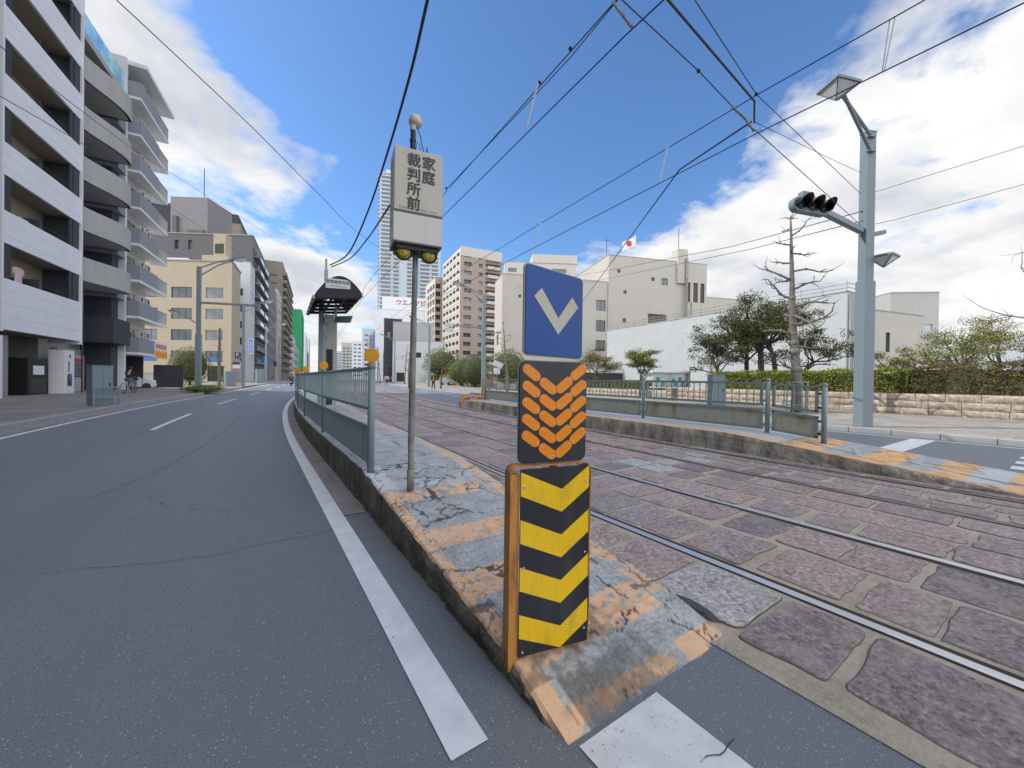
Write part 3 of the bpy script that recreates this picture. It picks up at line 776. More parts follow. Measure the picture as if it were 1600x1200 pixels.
vo = N(nt, 'ShaderNodeTexVoronoi'); vo.inputs['Scale'].default_value = 70; nt.links.new(v, vo.inputs[0])
nt.links.new(ramp(nt, vo.outputs['Distance'], [(.1, (.62, .50, .01)), (.6, (.20, .16, .01))]), b.inputs['Base Color']); b.inputs['Roughness'].default_value = .12
bump(nt, b, vo.outputs['Distance'], .5, .004)
M['lens'] = m
for x in (-.105, .125):
    T = Matrix.Translation((x, -.09, bz0-.075)) @ Matrix.Rotation(R(82), 4, 'X')
    l = MB().lathe([(.03, -.07), (.066, -.03), (.078, .0), (.080, .02), (.074, .022), (.072, .004)], T, 24).build('warning_lamp', M['dark_metal'], sp, smooth=True)
    MB().lathe([(.071, .006), (.060, .022), (.035, .032), (.008, .036)], T, 24).build('lens', M['lens'], l, smooth=True)
cm = MB().lathe([(.034, 0), (.034, .03), (.026, .04), (.026, .14), (.03, .15), (.03, .17), (.024, .18), (.024, .25)], Matrix.Translation((-.02, -.02, bz1)), 14)
cm.box(-.09, .05, -.06, .02, bz1, bz1+.025)
cm.build('mast', M['dark_metal'], sp)
MB().lathe([(.025, .25), (.03, .26), (.03, .33), (.026, .34)], Matrix.Translation((-.02, -.02, bz1)), 14).lathe([(.055, 0), (.062, .02), (.06, .05), (.045, .085), (.015, .10)], Matrix.Translation((0.0, -.02, bz1+.31)), 18).build('camera_dome', M['offwhite'], sp, smooth=True)
cbm = MB()
cbm.tube([(0, -.02, bz1+.33), (.05, -.02, bz1+.22), (.07, -.02, bz1+.12), (.11, -.0, bz1+.03), (.12, 0, bz1-.02)], .004, 6)
cbm.tube([(.0, -.02, bz1+.06), (.02, -.03, bz1+.15), (.045, -.03, bz1+.13), (.05, -.02, bz1+.0)], .003, 6)
cbm.tube([(.16, .02, bz1-.01), (.12, .01, bz1+.11), (.115, .01, bz1+.15)], [.012, .008, .003], 6)
cbm.build('cables', M['wire'], sp)
# ================================================================== platform railings
M['disc'] = mk('reflector_disc_amber', (.80, .36, .008), .35, 0, .05, 6, 90, .2)
def stripM(a, b_): # matrix for a run from a to b: local x along the run
    d = (b_-a); return Matrix.Translation(a) @ Matrix.Rotation(math.atan2(d.y, d.x), 4, 'Z'), d.length
labelsL = ['nearest to the camera, with a thick end post', 'second from the near end, just past the name sign', 'third from the near end', 'fourth from the near end, in front of the shelter post',
           'fifth from the near end', 'sixth from the near end', 'seventh from the near end', 'last at the far end']
PS = [4.3, 7.8, 11.3, 14.9, 18.4, 21.9, 25.4, 29.0]
for i in range(len(PS)):
    a = P(1.045, PS[i], .40)
    t = thing('railing_section', 'left platform railing section, '+labelsL[i], 'railing', a, 0, 'railing sections on the left platform')
    r_ = .038 if i == 0 else .028
    MB().tube([(0, 0, -.02), (0, 0, 1.13 if i == 0 else 1.16)], r_, 14).build('post', M['fence_l'], t, smooth=True)
    cap = MB().tube([(0, 0, 1.10), (0, 0, 1.165)], r_+.004, 14).build('post_cap', M['galv'], t, smooth=True)
    T = Matrix.Translation((0, 0, 1.225 if i else 1.245)) @ Matrix.Rotation(R(-14), 4, 'Z') @ Matrix.Rotation(R(90), 4, 'X')
    rr = .075 if i else .078
    MB().lathe([(rr-.004, -.010), (rr, -.006), (rr, .004), (rr-.006, .007), (.01, .008)], T, 26).build('reflector_disc', M['disc'], t)
    if i == len(PS)-1: continue
    bq = P(1.045, PS[i+1], .40); d = bq-a; L = d.length; ux = d.normalized()
    def Q(u, z, off=0): return ux*u+Vc((0, 0, z))+Vc((ux.y, -ux.x, 0))*off
    tr_ = MB().tube([Q(.03, 1.105), Q(L-.03, 1.105)], .021, 10).build('top_rail', M['fence_l'], t, smooth=True)
    MB().bar(Q(.03, .665), Q(L-.03, .665), .03, .035).build('mid_rail', M['fence_l'], t)
    n = int(L/.115); bb = MB()
    for k in range(1, n): bb.bar(Q(L*k/n, .66), Q(L*k/n, 1.10), .014, .014, up=(0, 1, 0))
    bb.build('bars', M['fence_l'], t)
    lp = MB().bar(Q(.04, .27), Q(L-.04, .27), .006, .36).build('lower_panel', M['fence_p'], t)
    MB().bar(Q(.03, .47), Q(L-.03, .47), .045, .03).bar(Q(.03, .08), Q(L-.03, .08), .04, .03).bar(Q(L*.10, .1), Q(L*.10, .46), .012, .02).build('panel_frame', M['fence_l'], lp)
# right platform railing: frames hung between round capped posts
M['fence_r'] = rustmat('railing_paint_pale', (.25, .33, .34), (.2, .14, .09), .64, .8, .4)
m, nt, b = newmat('clouded_sheet'); v = vecs(nt)
f = nz(nt, vecs(nt, 1, 1, .3), 2.2, 5, .6)
nt.links.new(ramp(nt, f, [(.35, (.40, .44, .42)), (.52, (.47, .48, .42)), (.60, (.40, .36, .26)), (.66, (.28, .2, .12)), (.72, (.45, .45, .4))]), b.inputs['Base Color']); b.inputs['Roughness'].default_value = .3
M['sheet'] = m
PR = [(2.78, 9.05), (3.76, 9.05), (6.95, 9.12), (10.2, 9.2), (13.5, 9.3), (16.9, 9.4)]
lr = ['short one at the near end of the platform', 'long one in front of the blue cabinet', 'half hidden behind the chevron boards', 'fourth from the near end', 'fifth from the near end beside the rusty frame', 'end post only, by the rusty frame']
for i, (s, x) in enumerate(PR):
    a = Vc((x+c(s), s, gz(s)+hR(s)-.01))
    t = thing('railing_section', 'right platform railing section, '+lr[i], 'railing', a, 0, 'railing sections on the right platform')
    MB().tube([(0, 0, -.02), (0, 0, 1.10)], .045, 16).build('post', M['fence_r'], t, smooth=True)
    MB().ball((0, 0, 1.125), .052, n=16, m=10, sq=(1, 1, .9)).build('post_cap', M['galv'], t, smooth=True)
    if i == len(PR)-1: continue
    s2, x2 = PR[i+1]; bq = Vc((x2+c(s2), s2, gz(s2)+hR(s2)-.01)); d = bq-a; L = d.length; ux = d.normalized()
    def Q(u, z, off=0): return ux*u+Vc((0, 0, z))
    fm = MB(); g0, g1 = .12, L-.12
    for z in (1.06, .60): fm.bar(Q(g0-.03, z), Q(g1+.03, z), .05, .05)
    for u in (g0, g1): fm.bar(Q(u, .60), Q(u, 1.06), .05, .05, up=(0, 1, 0))
    for u, w in ((.06, 1), (L-.06, 1)):
        for z in (.68, .95, .18, .42): fm.bar(Q(0 if u < 1 else L-.12, z), Q(.12 if u < 1 else L, z), .03, .035)
    fm.build('upper_frame', M['fence_r'], t)
    n = max(3, int((g1-g0)/.155)); bb = MB()
    for k in range(1, n): bb.bar(Q(g0+(g1-g0)*k/n, .61), Q(g0+(g1-g0)*k/n, 1.05), .018, .018, up=(0, 1, 0))
    bb.build('bars', M['fence_r'], t)
    lp = MB().bar(Q(g0+.02, .29), Q(g1-.02, .29), .006, .36).build('lower_panel', M['sheet'], t)
    fm = MB()
    for z in (.49, .10): fm.bar(Q(g0-.03, z), Q(g1+.03, z), .06, .045)
    for u in (g0, g1): fm.bar(Q(u, .10), Q(u, .49), .06, .045, up=(0, 1, 0))
    fm.build('panel_frame', M['fence_r'], lp)
# rusty frame and the two orange half hoops at the far end of the right platform
fr_ = P(9.0, 16.95, .40, True)
t = thing('rusty_sign_stand', 'rusty orange steel frame holding a white panel at the far end of the right platform', 'sign', fr_, R(-12))
MB().box(-.20, -.14, -.03, .03, 0, 1.0).box(.14, .20, -.03, .03, 0, 1.0).box(-.14, .14, -.03, .03, .92, 1.0).box(-.14, .14, -.03, .03, .0, .09).build('frame', M['rust'], t, bevel=.006)
MB().box(-.08, .02, -.01, .01, .11, .90).build('panel', M['white'], t)
MB().tube([(.02, .02, 0), (.02, .02, 1.75)], .025, 8).build('rod', M['galv'], t)
for i, (x, y) in enumerate(((8.25, 17.75), (9.1, 18.1))):
    a = P(x, y, 0, True); mb = MB()
    pts = [(.34*math.cos(R(180*k/14)), 0, .10+.40*math.sin(R(180*k/14))) for k in range(15)]; pts = [(.34, 0, -.05)]+pts+[(-.34, 0, -.05)]
    mb.tube(pts, .10, 10)
    tag(mb.build('hoop_guard', M['rust'], smooth=True, loc=a, rz=R(15)), ('worn orange half hoop standing on the track side before the platform end', 'worn orange half hoop farther right, behind the platform end')[i], 'guard', 'orange hoops at the platform end')
# ================================================================== shelter on the left platform
S_ = P(1.15, 13.4, .40, True)
M['pan_l'] = mk('shelter_post_pale', (.42, .43, .40), .5, 0, .12, 1.5, 40, .1, streak=.3)
sh = thing('tram_shelter', 'tram stop shelter with a curved dark roof and a tall grey post', 'shelter', S_, R(-3))
MB().box(-.06, .08, -.15, .15, 0, 3.35).build('post', M['steel_blue'], sh, bevel=.01)
pp = MB().box(.10, .46, -.06, .06, 0, 3.0).build('panel', M['pan_l'], sh, bevel=.01)
MB().box(.16, .34, -.075, -.06, .15, 1.9).build('notice', M['void'], pp)
x0s, x1s, RL0, RL1 = -.36, .80, -2.5, .5
def archz(x): u = (x-x0s)/(x1s-x0s); return 3.02+.20*u+.50*max(0., math.sin(math.pi*u))**.85
rb = MB(); ns = 18; vs = []
for yv in (RL0, RL1):
    for k in range(ns+1):
        x = x0s+(x1s-x0s)*k/ns; vs += [(x, yv, archz(x)), (x, yv, archz(x)+.04)]
rb.v = vs; n2 = 2*(ns+1)
for k in range(ns):
    a = 2*k; rb.f += [(a, a+2, a+2+n2, a+n2), (a+1, a+1+n2, a+3+n2, a+3), (a, a+1, a+3, a+2), (a+n2, a+2+n2, a+3+n2, a+1+n2)]; rb.m += [0]*4
for a in (0, 2*ns): rb.f.append((a, a+1, a+1+n2, a+n2)); rb.m.append(0)
rb.build('roof', M['dark_metal'], sh)
eb = MB()
for x in (x0s, x1s): eb.bar((x, RL0-.02, archz(x)+.02), (x, RL1, archz(x)+.02), .05, .09)
eb.build('roof_edge', M['pan_l'], sh)
bm = MB()
for yv in (RL0+.05, -1.75, -1.1, -.45, .2):
    for k in range(ns):
        xa = x0s+(x1s-x0s)*k/ns; xb = x0s+(x1s-x0s)*(k+1)/ns; bm.bar((xa, yv, archz(xa)-.05), (xb, yv, archz(xb)-.05), .05, .08)
    bm.bar((x0s+.05, yv, 3.04), (x1s-.03, yv, 3.16), .05, .08)
for x in (-.2, .1, .4): bm.bar((x, RL0, 3.12), (x, RL1, 3.12), .05, .05)
bm.build('beams', M['dark_metal'], sh)
fp = [(x0s+.06+(x1s-x0s-.08)*k/14, archz(x0s+.06+(x1s-x0s-.08)*k/14)-.01) for k in range(15)]
fa = MB().prism(fp+[(x1s-.02, 3.14), (x0s+.06, 3.02)], RL0-.03, RL0).build('name_fascia', M['void'], sh)
MB().prism([(-.09, 3.30), (.50, 3.34), (.50, 3.52), (.40, 3.57), (-.02, 3.56), (-.09, 3.50)], RL0-.036, RL0-.031).build('name_board', M['frame_l'], fa)
text('家庭裁判所前', .095, M['ink'], fa, face(.205, RL0-.038, 3.475), fat=.0015)
text('Katei Saibansho -mae', .045, M['ink'], fa, face(.205, RL0-.038, 3.375))
MB().box(-.26, .26, -.02, .02, -.11, .11, M=Matrix.Translation((.50, -1.2, 2.72)) @ Matrix.Rotation(R(-40), 4, 'Z') @ Matrix.Rotation(R(-28), 4, 'X')).bar((.3, -1.2, 2.8), (.3, -1.2, 3.15), .05).build('display', M['steel_blue'], sh)
MB().box(.08, .22, -.24, -.10, 2.68, 2.90).box(.10, .2, -.22, -.12, 2.25, 2.45).build('junction_boxes', M['pan_l'], sh)
MB().bar((-.07, RL0+.1, 3.0), (-.07, RL0+.1, 4.08), .05).box(-.11, -.03, RL0+.06, RL0+.14, 3.5, 3.8).build('wire_mast', M['pan_l'], sh)
# ================================================================== street poles with lamps
M['lampglass'] = mk('lamp_diffuser', (.80, .82, .80), .25, 0, .06, 3, 30, .02)
M['lens_r'] = mk('signal_lens_red', (.05, .012, .01), .2, 0, .1); M['lens_a'] = mk('signal_lens_amber', (.12, .055, .012), .2, 0, .1); M['lens_g'] = mk('signal_lens_green', (.01, .05, .07), .2, 0, .1)
def lantern(parent, M_, s=1., name='lamp_head'):
    # square lantern: flat lid, sloped rim, glass pyramid below
    mb = MB()
    def ring(h, z): return [M_ @ Vc((x*h*s, y*h*s, z*s)) for x, y in ((-1, -1), (1, -1), (1, 1), (-1, 1))]
    rg = [ring(.30, .10), ring(.42, .05), ring(.42, -.03), ring(.38, -.03)]
    vs = [p for r_ in rg for p in r_]; fs = [(0, 1, 2, 3)]
    for j in range(3):
        for k in range(4): fs.append((j*4+k, j*4+(k+1) % 4, j*4+4+(k+1) % 4, j*4+4+k))
    mb.add(vs, fs)
    ap = M_ @ Vc((0, 0, -.44*s))
    for p in ring(.385, -.03): mb.bar(p, ap, .032*s)
    hd = mb.build(name, M['steel_pole'], parent)
    g = MB(); q = ring(.37, -.035); g.add(q+[M_ @ Vc((0, 0, -.42*s))], [(0, 1, 2, 3)]+[(k, (k+1) % 4, 4) for k in range(4)])
    g.build('diffuser', M['lampglass'], hd)
    return hd
rp = thing('signal_pole', 'tall square blue grey pole carrying the traffic signal and two lanterns', 'pole', P(15.86, 3.89, .13), R(-24))
MB().box(-.20, .20, -.15, .15, 0, 4.55).build('lower_column', M['steel_pole'], rp, bevel=.01)
T_ = Matrix.Rotation(R(.8), 4, 'Y')
MB().box(-.16, .16, -.12, .12, 4.5, 9.15).build('upper_column', M['steel_pole'], rp, bevel=.01)
MB().box(-.17, .17, -.13, .13, 9.15, 9.19).build('cap', M['steel_pole'], rp)
h_ = V(1310, 137, 10.6)-rp.location; h_ = Matrix.Rotation(R(24), 3, 'Z') @ h_
am = MB(); am.tube([(-.15, -.17, 8.55), (h_.x+.15, h_.y, h_.z-.12)], .045, 10).tube([(-.15, -.17, 9.0), (h_.x+.1, h_.y+.05, h_.z-.05)], .045, 10).box(-.22, .05, -.2, -.1, 8.5, 8.62).box(-.22, .05, -.2, -.1, 8.95, 9.07)
am.build('lamp_arm', M['steel_pole'], rp, smooth=False)
lantern(rp, Matrix.Translation(h_) @ Matrix.Rotation(R(-6), 4, 'Z') @ Matrix.Rotation(R(10), 4, 'Y'), .82)
lo_ = Matrix.Rotation(R(24), 3, 'Z') @ (V(1381, 402, 12.0)-rp.location)
lantern(rp, Matrix.Translation(lo_) @ Matrix.Rotation(R(20), 4, 'Z'), .72)
MB().bar((.2, 0, lo_.z), (lo_.x-.2, lo_.y, lo_.z), .05).bar((.18, 0, 6.02), (.62, -.05, 6.12), .12, .12).build('brackets', M['steel_pole'], rp)
# signal arm and head
s0_ = Matrix.Rotation(R(24), 3, 'Z') @ (V(1268, 322, 10.9)-rp.location)
MB().bar((-.2, 0, 6.12), (s0_.x+.2, s0_.y+.06, s0_.z), .16, .16).build('signal_arm', M['steel_pole'], rp, bevel=.01)
T0 = Matrix.Translation(s0_) @ Matrix.Rotation(R(0), 4, 'Z') @ Matrix.Rotation(R(4), 4, 'Y')
sgn = MB().prism(rrect(1.22, .40, .19, 8, -.61, -.20), -.02, .16, T0).build('signal_head', M['steel_pole'], rp, bevel=.01)
MB().box(-.35, -.1, -.05, .12, .20, .36, M=T0).box(-.15, .1, 0, .1, .2, .32, M=T0).build('signal_box', M['steel_pole'], sgn)
for k, (x, lm) in enumerate(((-.38, 'lens_g'), (0, 'lens_a'), (.38, 'lens_r'))):
    T = T0 @ Matrix.Translation((x, -.02, 0)) @ Matrix.Rotation(R(90), 4, 'X')
    MB().lathe([(.15, .0), (.14, .02), (.02, .035)], T, 20).build('lens', M[lm], sgn, smooth=True)
    hood = MB(); o = 0; prof = []
    for j in range(3):
        for q_ in range(15):
            a = R(-35+250*q_/14); rr = .165; dep = (.0, .17, .34)[j]*(1 if j < 2 else max(.45, .55+.45*math.sin(a)))
            hood.v.append(tuple(T @ Vc((rr*math.cos(a), rr*math.sin(a), dep))))
    for j in range(2):
        for q_ in range(14): a = j*15+q_; hood.f.append((a, a+1, a+16, a+15)); hood.m.append(0)
    hb = hood.build('visor', M['dark_metal'], sgn, smooth=True); so_ = hb.modifiers.new('s', 'SOLIDIFY'); so_.thickness = .012
# street lamps further on: square post, slim double arm, flat head
def lamp_pole(name, label, loc, aim, group=None, H_=9.1, second=True, beam=None, w=.17):
    t = thing(name, label, 'street lamp', loc, aim, group)
    MB().box(-w, w, -w*.8, w*.8, 0, H_*.46).build('lower_column', M['steel_pole'], t, bevel=.01)
    MB().box(-w*.75, w*.75, -w*.6, w*.6, H_*.46-.02, H_).build('upper_column', M['steel_pole'], t, bevel=.01)
    MB().tube([(0, 0, H_-.7), (1.2, 0, H_+.25), (2.2, 0, H_+.75)], .045, 8).tube([(0, 0, H_-.1), (1.2, 0, H_+.5), (2.2, 0, H_+.8)], .045, 8).build('lamp_arm', M['steel_pole'], t)
    T = Matrix.Translation((2.5, 0, H_+.85)) @ Matrix.Rotation(R(-14), 4, 'Y')
    hd = MB().prism([(-.45, .02), (-.3, .10), (.3, .14), (.5, .02), (.5, -.04), (-.45, -.04)], -.26, .26, T).build('lamp_head', M['steel_pole'], t, bevel=.02)
    MB().add([T @ Vc(p) for p in ((-.38, -.22, -.045), (.44, -.22, -.045), (.44, .22, -.045), (-.38, .22, -.045), (.05, 0, -.30))], [(0, 1, 2, 3), (0, 1, 4), (1, 2, 4), (2, 3, 4), (3, 0, 4)]).build('diffuser', M['lampglass'], hd)
    if second:
        MB().tube([(0, 0, 4.9), (-.9, 0, 5.5), (-1.3, 0, 5.75)], .035, 8).build('side_arm', M['steel_pole'], t)
        hd = MB().box(-1.75, -1.25, -.16, .16, 5.74, 5.84).build('side_lamp', M['steel_pole'], t, bevel=.02)
        MB().add([(-1.72, -.13, 5.735), (-1.28, -.13, 5.735), (-1.28, .13, 5.735), (-1.72, .13, 5.735), (-1.5, 0, 5.55)], [(0, 1, 2, 3), (0, 1, 4), (1, 2, 4), (2, 3, 4), (3, 0, 4)]).build('diffuser', M['lampglass'], hd)
    if beam: MB().bar((0, 0, beam[1]), (beam[0], 0, beam[1]+.05), .16, .14).build('crossbeam', M['steel_pole'], t)
    return t
lamp_pole('street_lamp', 'nearest street lamp on the left, with a long crossbeam and shrubs at its foot', P(-5.75, 35.9, .13), R(-15), 'street lamps along the street', beam=(3.9, 6.5))
lamp_pole('street_lamp', 'second street lamp on the left, at the corner by the parking signs', P(-5.65, 53.9, .13), R(-15), 'street lamps along the street', second=False)
lamp_pole('street_lamp', 'third street lamp on the left, in front of the tall dark building', P(-5.65, 76, .13), R(-15), 'street lamps along the street', second=False)
lamp_pole('street_lamp', 'most distant street lamp on the left, beside the brown balconies', P(-5.65, 100, .13), R(-15), 'street lamps along the street', second=False)
lp_ = lamp_pole('street_lamp', 'street lamp on the right with a small signal on a beam, by the rusty frame', P(16.0, 31.4, .13), R(170), 'street lamps along the street', beam=(3.4, 6.1))
MB().box(3.0, 3.7, -.1, .1, 5.95, 6.35).prism(rrect(.9, .3, .14, 5, 2.9, 5.55), -.08, .08).build('signal_head', M['frame_l'], lp_)
lamp_pole('street_lamp', 'street lamp on the right just beyond the name sign pole', P(16.6, 53.1, .13), R(172), 'street lamps along the street')
lamp_pole('street_lamp', 'far street lamp on the right in front of the dark slim building', P(16.4, 79.7, .13), R(172), 'street lamps along the street')
lamp_pole('street_lamp', 'most distant street lamp on the right', P(16.4, 104, .13), R(172), 'street lamps along the street', second=False)
# ================================================================== overhead wires (straight runs between real supports)
def wire(label, pts, r=.008, name='overhead_wire', sag=0., kids=None, group=None, mat='wire'):
    q = [Vc(p) for p in pts]; full = []
    if 'cable' in label and 'black' in label or 'telephone' in label:      # hanging cables: smooth curve through the supports
        z = [q[0]]+q+[q[-1]]; o = []
        for i in range(1, len(z)-2):
            for k in range(8):
                u = k/8; a, b_, c_, d = z[i-1:i+3]
                o.append(.5*((2*b_)+(c_-a)*u+(2*a-5*b_+4*c_-d)*u*u+(3*b_-a-3*c_+d)*u**3))
        q = ([] if 'second' in label else [o[0]+(o[0]-o[1])*60])+o+[q[-1]]
    for i in range(len(q)-1):
        n = 10 if sag else 1
        for k in range(n): 
            u = k/n; p = q[i].lerp(q[i+1], u); full.append(p-Vc((0, 0, sag*4*u*(1-u))))
    full.append(q[-1])
    t = MB().tube(full, r, 6).build(name, M[mat]); tag(t, label, 'wire', group)
    return t
def twire(t, z, s0=-12, s1=140, step=4, bowz=0):
    return [Vc((t+c(s)+(e(s) if s > 0 else 0), s, z+gz(s))) for s in [s0, -4, 0, 3, 6, 9, 12, 15, 18, 21, 24, 27, 30, 36, 42, 50, 60, 80, 110, s1]]
w1 = wire('contact wire above the nearer tram track', twire(3.52, 5.4), .0085)
w2 = wire('messenger wire a little above the nearer contact wire', twire(3.72, 6.2), .0085)
w3 = wire('contact wire above the farther tram track', twire(6.62, 5.4), .0085)
w4 = wire('messenger wire a little above the farther contact wire', twire(6.88, 6.2), .0085)
tw = [p+Vc((.0, 0, -.05)) for p in twire(3.72, 6.2)]
wire('thin second strand clipped under the nearer messenger wire', [Vc((3.72, 3.2, 6.18)), Vc((3.73, 4.2, 6.06)), Vc((3.76, 5.2, 6.06)), Vc((3.82, 6.6, 6.1)), Vc((3.95, 9.0, 6.2))], .007)
def clips(parent, pts):
    mb = MB()
    for p in pts: mb.ball(p, .03, n=8, m=5)
    o = mb.build('clamps', M['dark_metal'], parent)
clips(w2, [(3.76, 4.95, 6.2), (3.95, 9.0, 6.22), (3.74, 4.2, 6.2)]); clips(w4, [(6.86, 3.1, 6.2)])
for i, (xa, xb, s) in enumerate(((3.74, 3.54, 4.95), (3.97, 3.8, 8.9), (6.9, 6.66, 4.75), (6.94, 6.7, 8.9), (6.9, 6.62, 1.45))):
    d_ = MB().tube([(xa, s, 6.2), (xb, s+.03, 5.4)], .007, 6).tube([(xa+.0, s+.05, 6.2), (xb, s+.05, 5.4)], .007, 6).build('wire_dropper', M['wire_l'])
    tag(d_, ['white dropper hanging on the nearer overhead line closest to the camera', 'dropper on the nearer overhead line, beside the name sign', 'dropper in the middle of the farther overhead line', 'small distant dropper on the farther overhead line', 'dropper on the farther overhead line at the upper right'][i], 'wire fitting', 'droppers on the overhead lines')
X0 = Vc((-6.5, 3.4, 7.6)); XP = Vc((15.7, 3.75, 7.35))
s1_ = wire('span wire crossing both tracks to the signal pole, with an insulator in the middle', [X0, Vc((3.6, 3.2, 6.05)), Vc((5.45, 3.27, 6.05)), Vc((7.35, 3.4, 6.02)), V(1345, 352, 11.6)], .008)
clips(s1_, [(5.45, 3.27, 6.05), (7.3, 3.4, 6.02)])
wire('thick twisted cable crossing above both tracks', [Vc((-6.5, 2.4, 7.3)), Vc((4.05, 2.88, 6.05)), Vc((6.8, 3.1, 6.06)), Vc((7.42, 3.38, 6.1))], .016)
wire('thin stay wire running from the line junction to the signal pole', [Vc((-6.5, 2.2, 8.0)), Vc((4.25, 2.75, 6.2)), Vc((6.86, 3.1, 6.2)), V(1345, 303, 11.7)], .007)
wire('upper stay wire with one knot reaching the signal pole', [Vc((7.42, 3.38, 6.12)), V(1310, 254, 10.7), V(1346, 270, 11.7)], .006)
wire('dark feeder cable sloping away to the roof of the court building', [Vc((7.35, 3.4, 6.1)), V(1062, 265, 9.5), V(915, 465, 33), V(900, 482, 40)], .018)
mb = MB().tube([V(958, 4, 4.7), V(975, 26, 4.5), V(987, 42, 4.4)], .018, 8); tag(mb.build('pull_off_arm', M['galv']), 'short pull-off arm holding the nearer contact wire at the top edge', 'wire fitting')
mb = MB().tube([V(1145, 168, 6.4), V(1165, 186, 6.4), V(1178, 205, 6.3)], .018, 8); tag(mb.build('pull_off_arm', M['galv']), 'short pull-off arm holding the farther contact wire', 'wire fitting')
wire('stay wire leaving the signal pole to the upper right', [V(1368, 300, 12), V(1412, 286, 11.8), V(1600, 228, 11.2), V(1760, 176, 10.8)], .008)
wire('lower stay wire leaving the signal pole to the right', [V(1368, 350, 12), V(1400, 343, 11.9), V(1600, 288, 11.2), V(1760, 242, 10.8)], .008)
wire('wire running from the signal pole back towards the court building', [V(1348, 330, 12), V(1140, 386, 20), V(900, 432, 45), V(800, 452, 70)], .014)
wire('second wire below it running back towards the court building', [V(1348, 345, 12), V(1170, 390, 19), V(1000, 425, 35), V(890, 447, 60)], .014)
wire('thick black cable drooping from above to the shelter mast', [V(700, -140, 3.2), V(668, 0, 3.9), V(640, 120, 4.9), V(605, 240, 6.6), V(575, 330, 8.4), V(545, 395, 9.6), V(516, 414, 10.2)], .017)
wire('second black cable reaching the shelter mast behind the name box', [V(650, 262, 4.0), V(606, 326, 5.6), V(575, 372, 8.8), V(548, 403, 9.7), V(518, 417, 10.2)], .014)
wire('long telephone wire descending from the upper left corner', [V(150, -30, 6.0), V(300, 110, 7.6), V(400, 205, 9.4), V(500, 305, 13), V(575, 375, 20), V(660, 430, 40)], .009)
wire('faint wire across the left facades', [V(0, 72, 9), V(110, 160, 13), V(210, 235, 20), V(330, 310, 34), V(470, 400, 60)], .012)
wire('lower faint wire across the left facades', [V(0, 150, 10), V(130, 225, 15), V(260, 320, 28), V(420, 425, 60)], .012)
# ================================================================== street furniture
def cabinet(label, loc, w, d, h, rz, mat='steel_pole', bars=False, group=None):
    t = thing('control_cabinet', label, 'cabinet', loc, rz, group)
    MB().box(-w/2, w/2, -d/2, d/2, 0, h).build('body', M[mat], t, bevel=.012)
    MB().box(-w/2-.02, w/2+.02, -d/2-.02, d/2+.02, h, h+.035).build('lid', M[mat], t, bevel=.006)
    dd = MB().box(-w/2+.03, -.008, -d/2-.014, -d/2, .12, h-.06).box(.008, w/2-.03, -d/2-.014, -d/2, .12, h-.06).build('doors', M[mat], t, bevel=.003)
    MB().box(w/2-.14, w/2-.09, -d/2-.03, -d/2-.014, h*.5, h*.58).build('handle', M['dark_metal'], dd)
    if bars:
        g_ = MB()
        for z in (.35, .72): g_.bar((-w/2-.1, -d/2-.22, z), (w/2+.15, -d/2-.22, z), .07, .05)
        for x in (-w/2-.05, w/2+.1): g_.bar((x, -d/2-.22, 0), (x, -d/2-.22, .76), .06, .06, up=(0, 1, 0))
        g_.build('guard_bars', M[mat], t)
    return t
cabinet('blue grey roadside cabinet with guard bars on the left pavement', P(-5.75, 21.7, .13), .62, .42, 1.55, R(35), bars=True)
cabinet('pale blue cabinet standing by the stone wall behind the right railing', P(21.0, 11.3, .13), .72, .5, 1.75, R(-32))
cabinet('small grey cabinet at the foot of the second left street lamp', P(-6.6, 52.5, .13), .9, .5, 1.6, R(20))
cabinet('grey box at the foot of the third left street lamp', P(-6.3, 74, .13), 1.0, .6, 2.2, R(20))
# stone wall with hedge on the right
def stonewall():
    m, nt, b = newmat('rough_cut_stone'); v = vecs(nt); g = N(nt, 'ShaderNodeNewGeometry')
    f = nz(nt, v, 9, 6, .65); col = (.40, .34, .28)
    cc = ramp(nt, f, [(.3, scl(col, .6)), (.5, col), (.7, scl(col, 1.4))])
    cc = mix(nt, 1., cc, ramp(nt, g.outputs['Random Per Island'], [(0, (.82, .82, .84)), (.5, (1, 1, 1)), (1, (1.1, 1.04, 1.0))]), 'MULTIPLY')
    sv = nz(nt, vecs(nt, 2.5, 2.5, .3), 2, 5); cc = mix(nt, ramp(nt, sv, [(.5, (0, 0, 0)), (.7, (.45, .45, .45))]), cc, (.13, .11, .09))
    nt.links.new(cc, b.inputs['Base Color']); b.inputs['Roughness'].default_value = .85; bump(nt, b, f, .9, .03)
    return m
M['stone'] = stonewall()
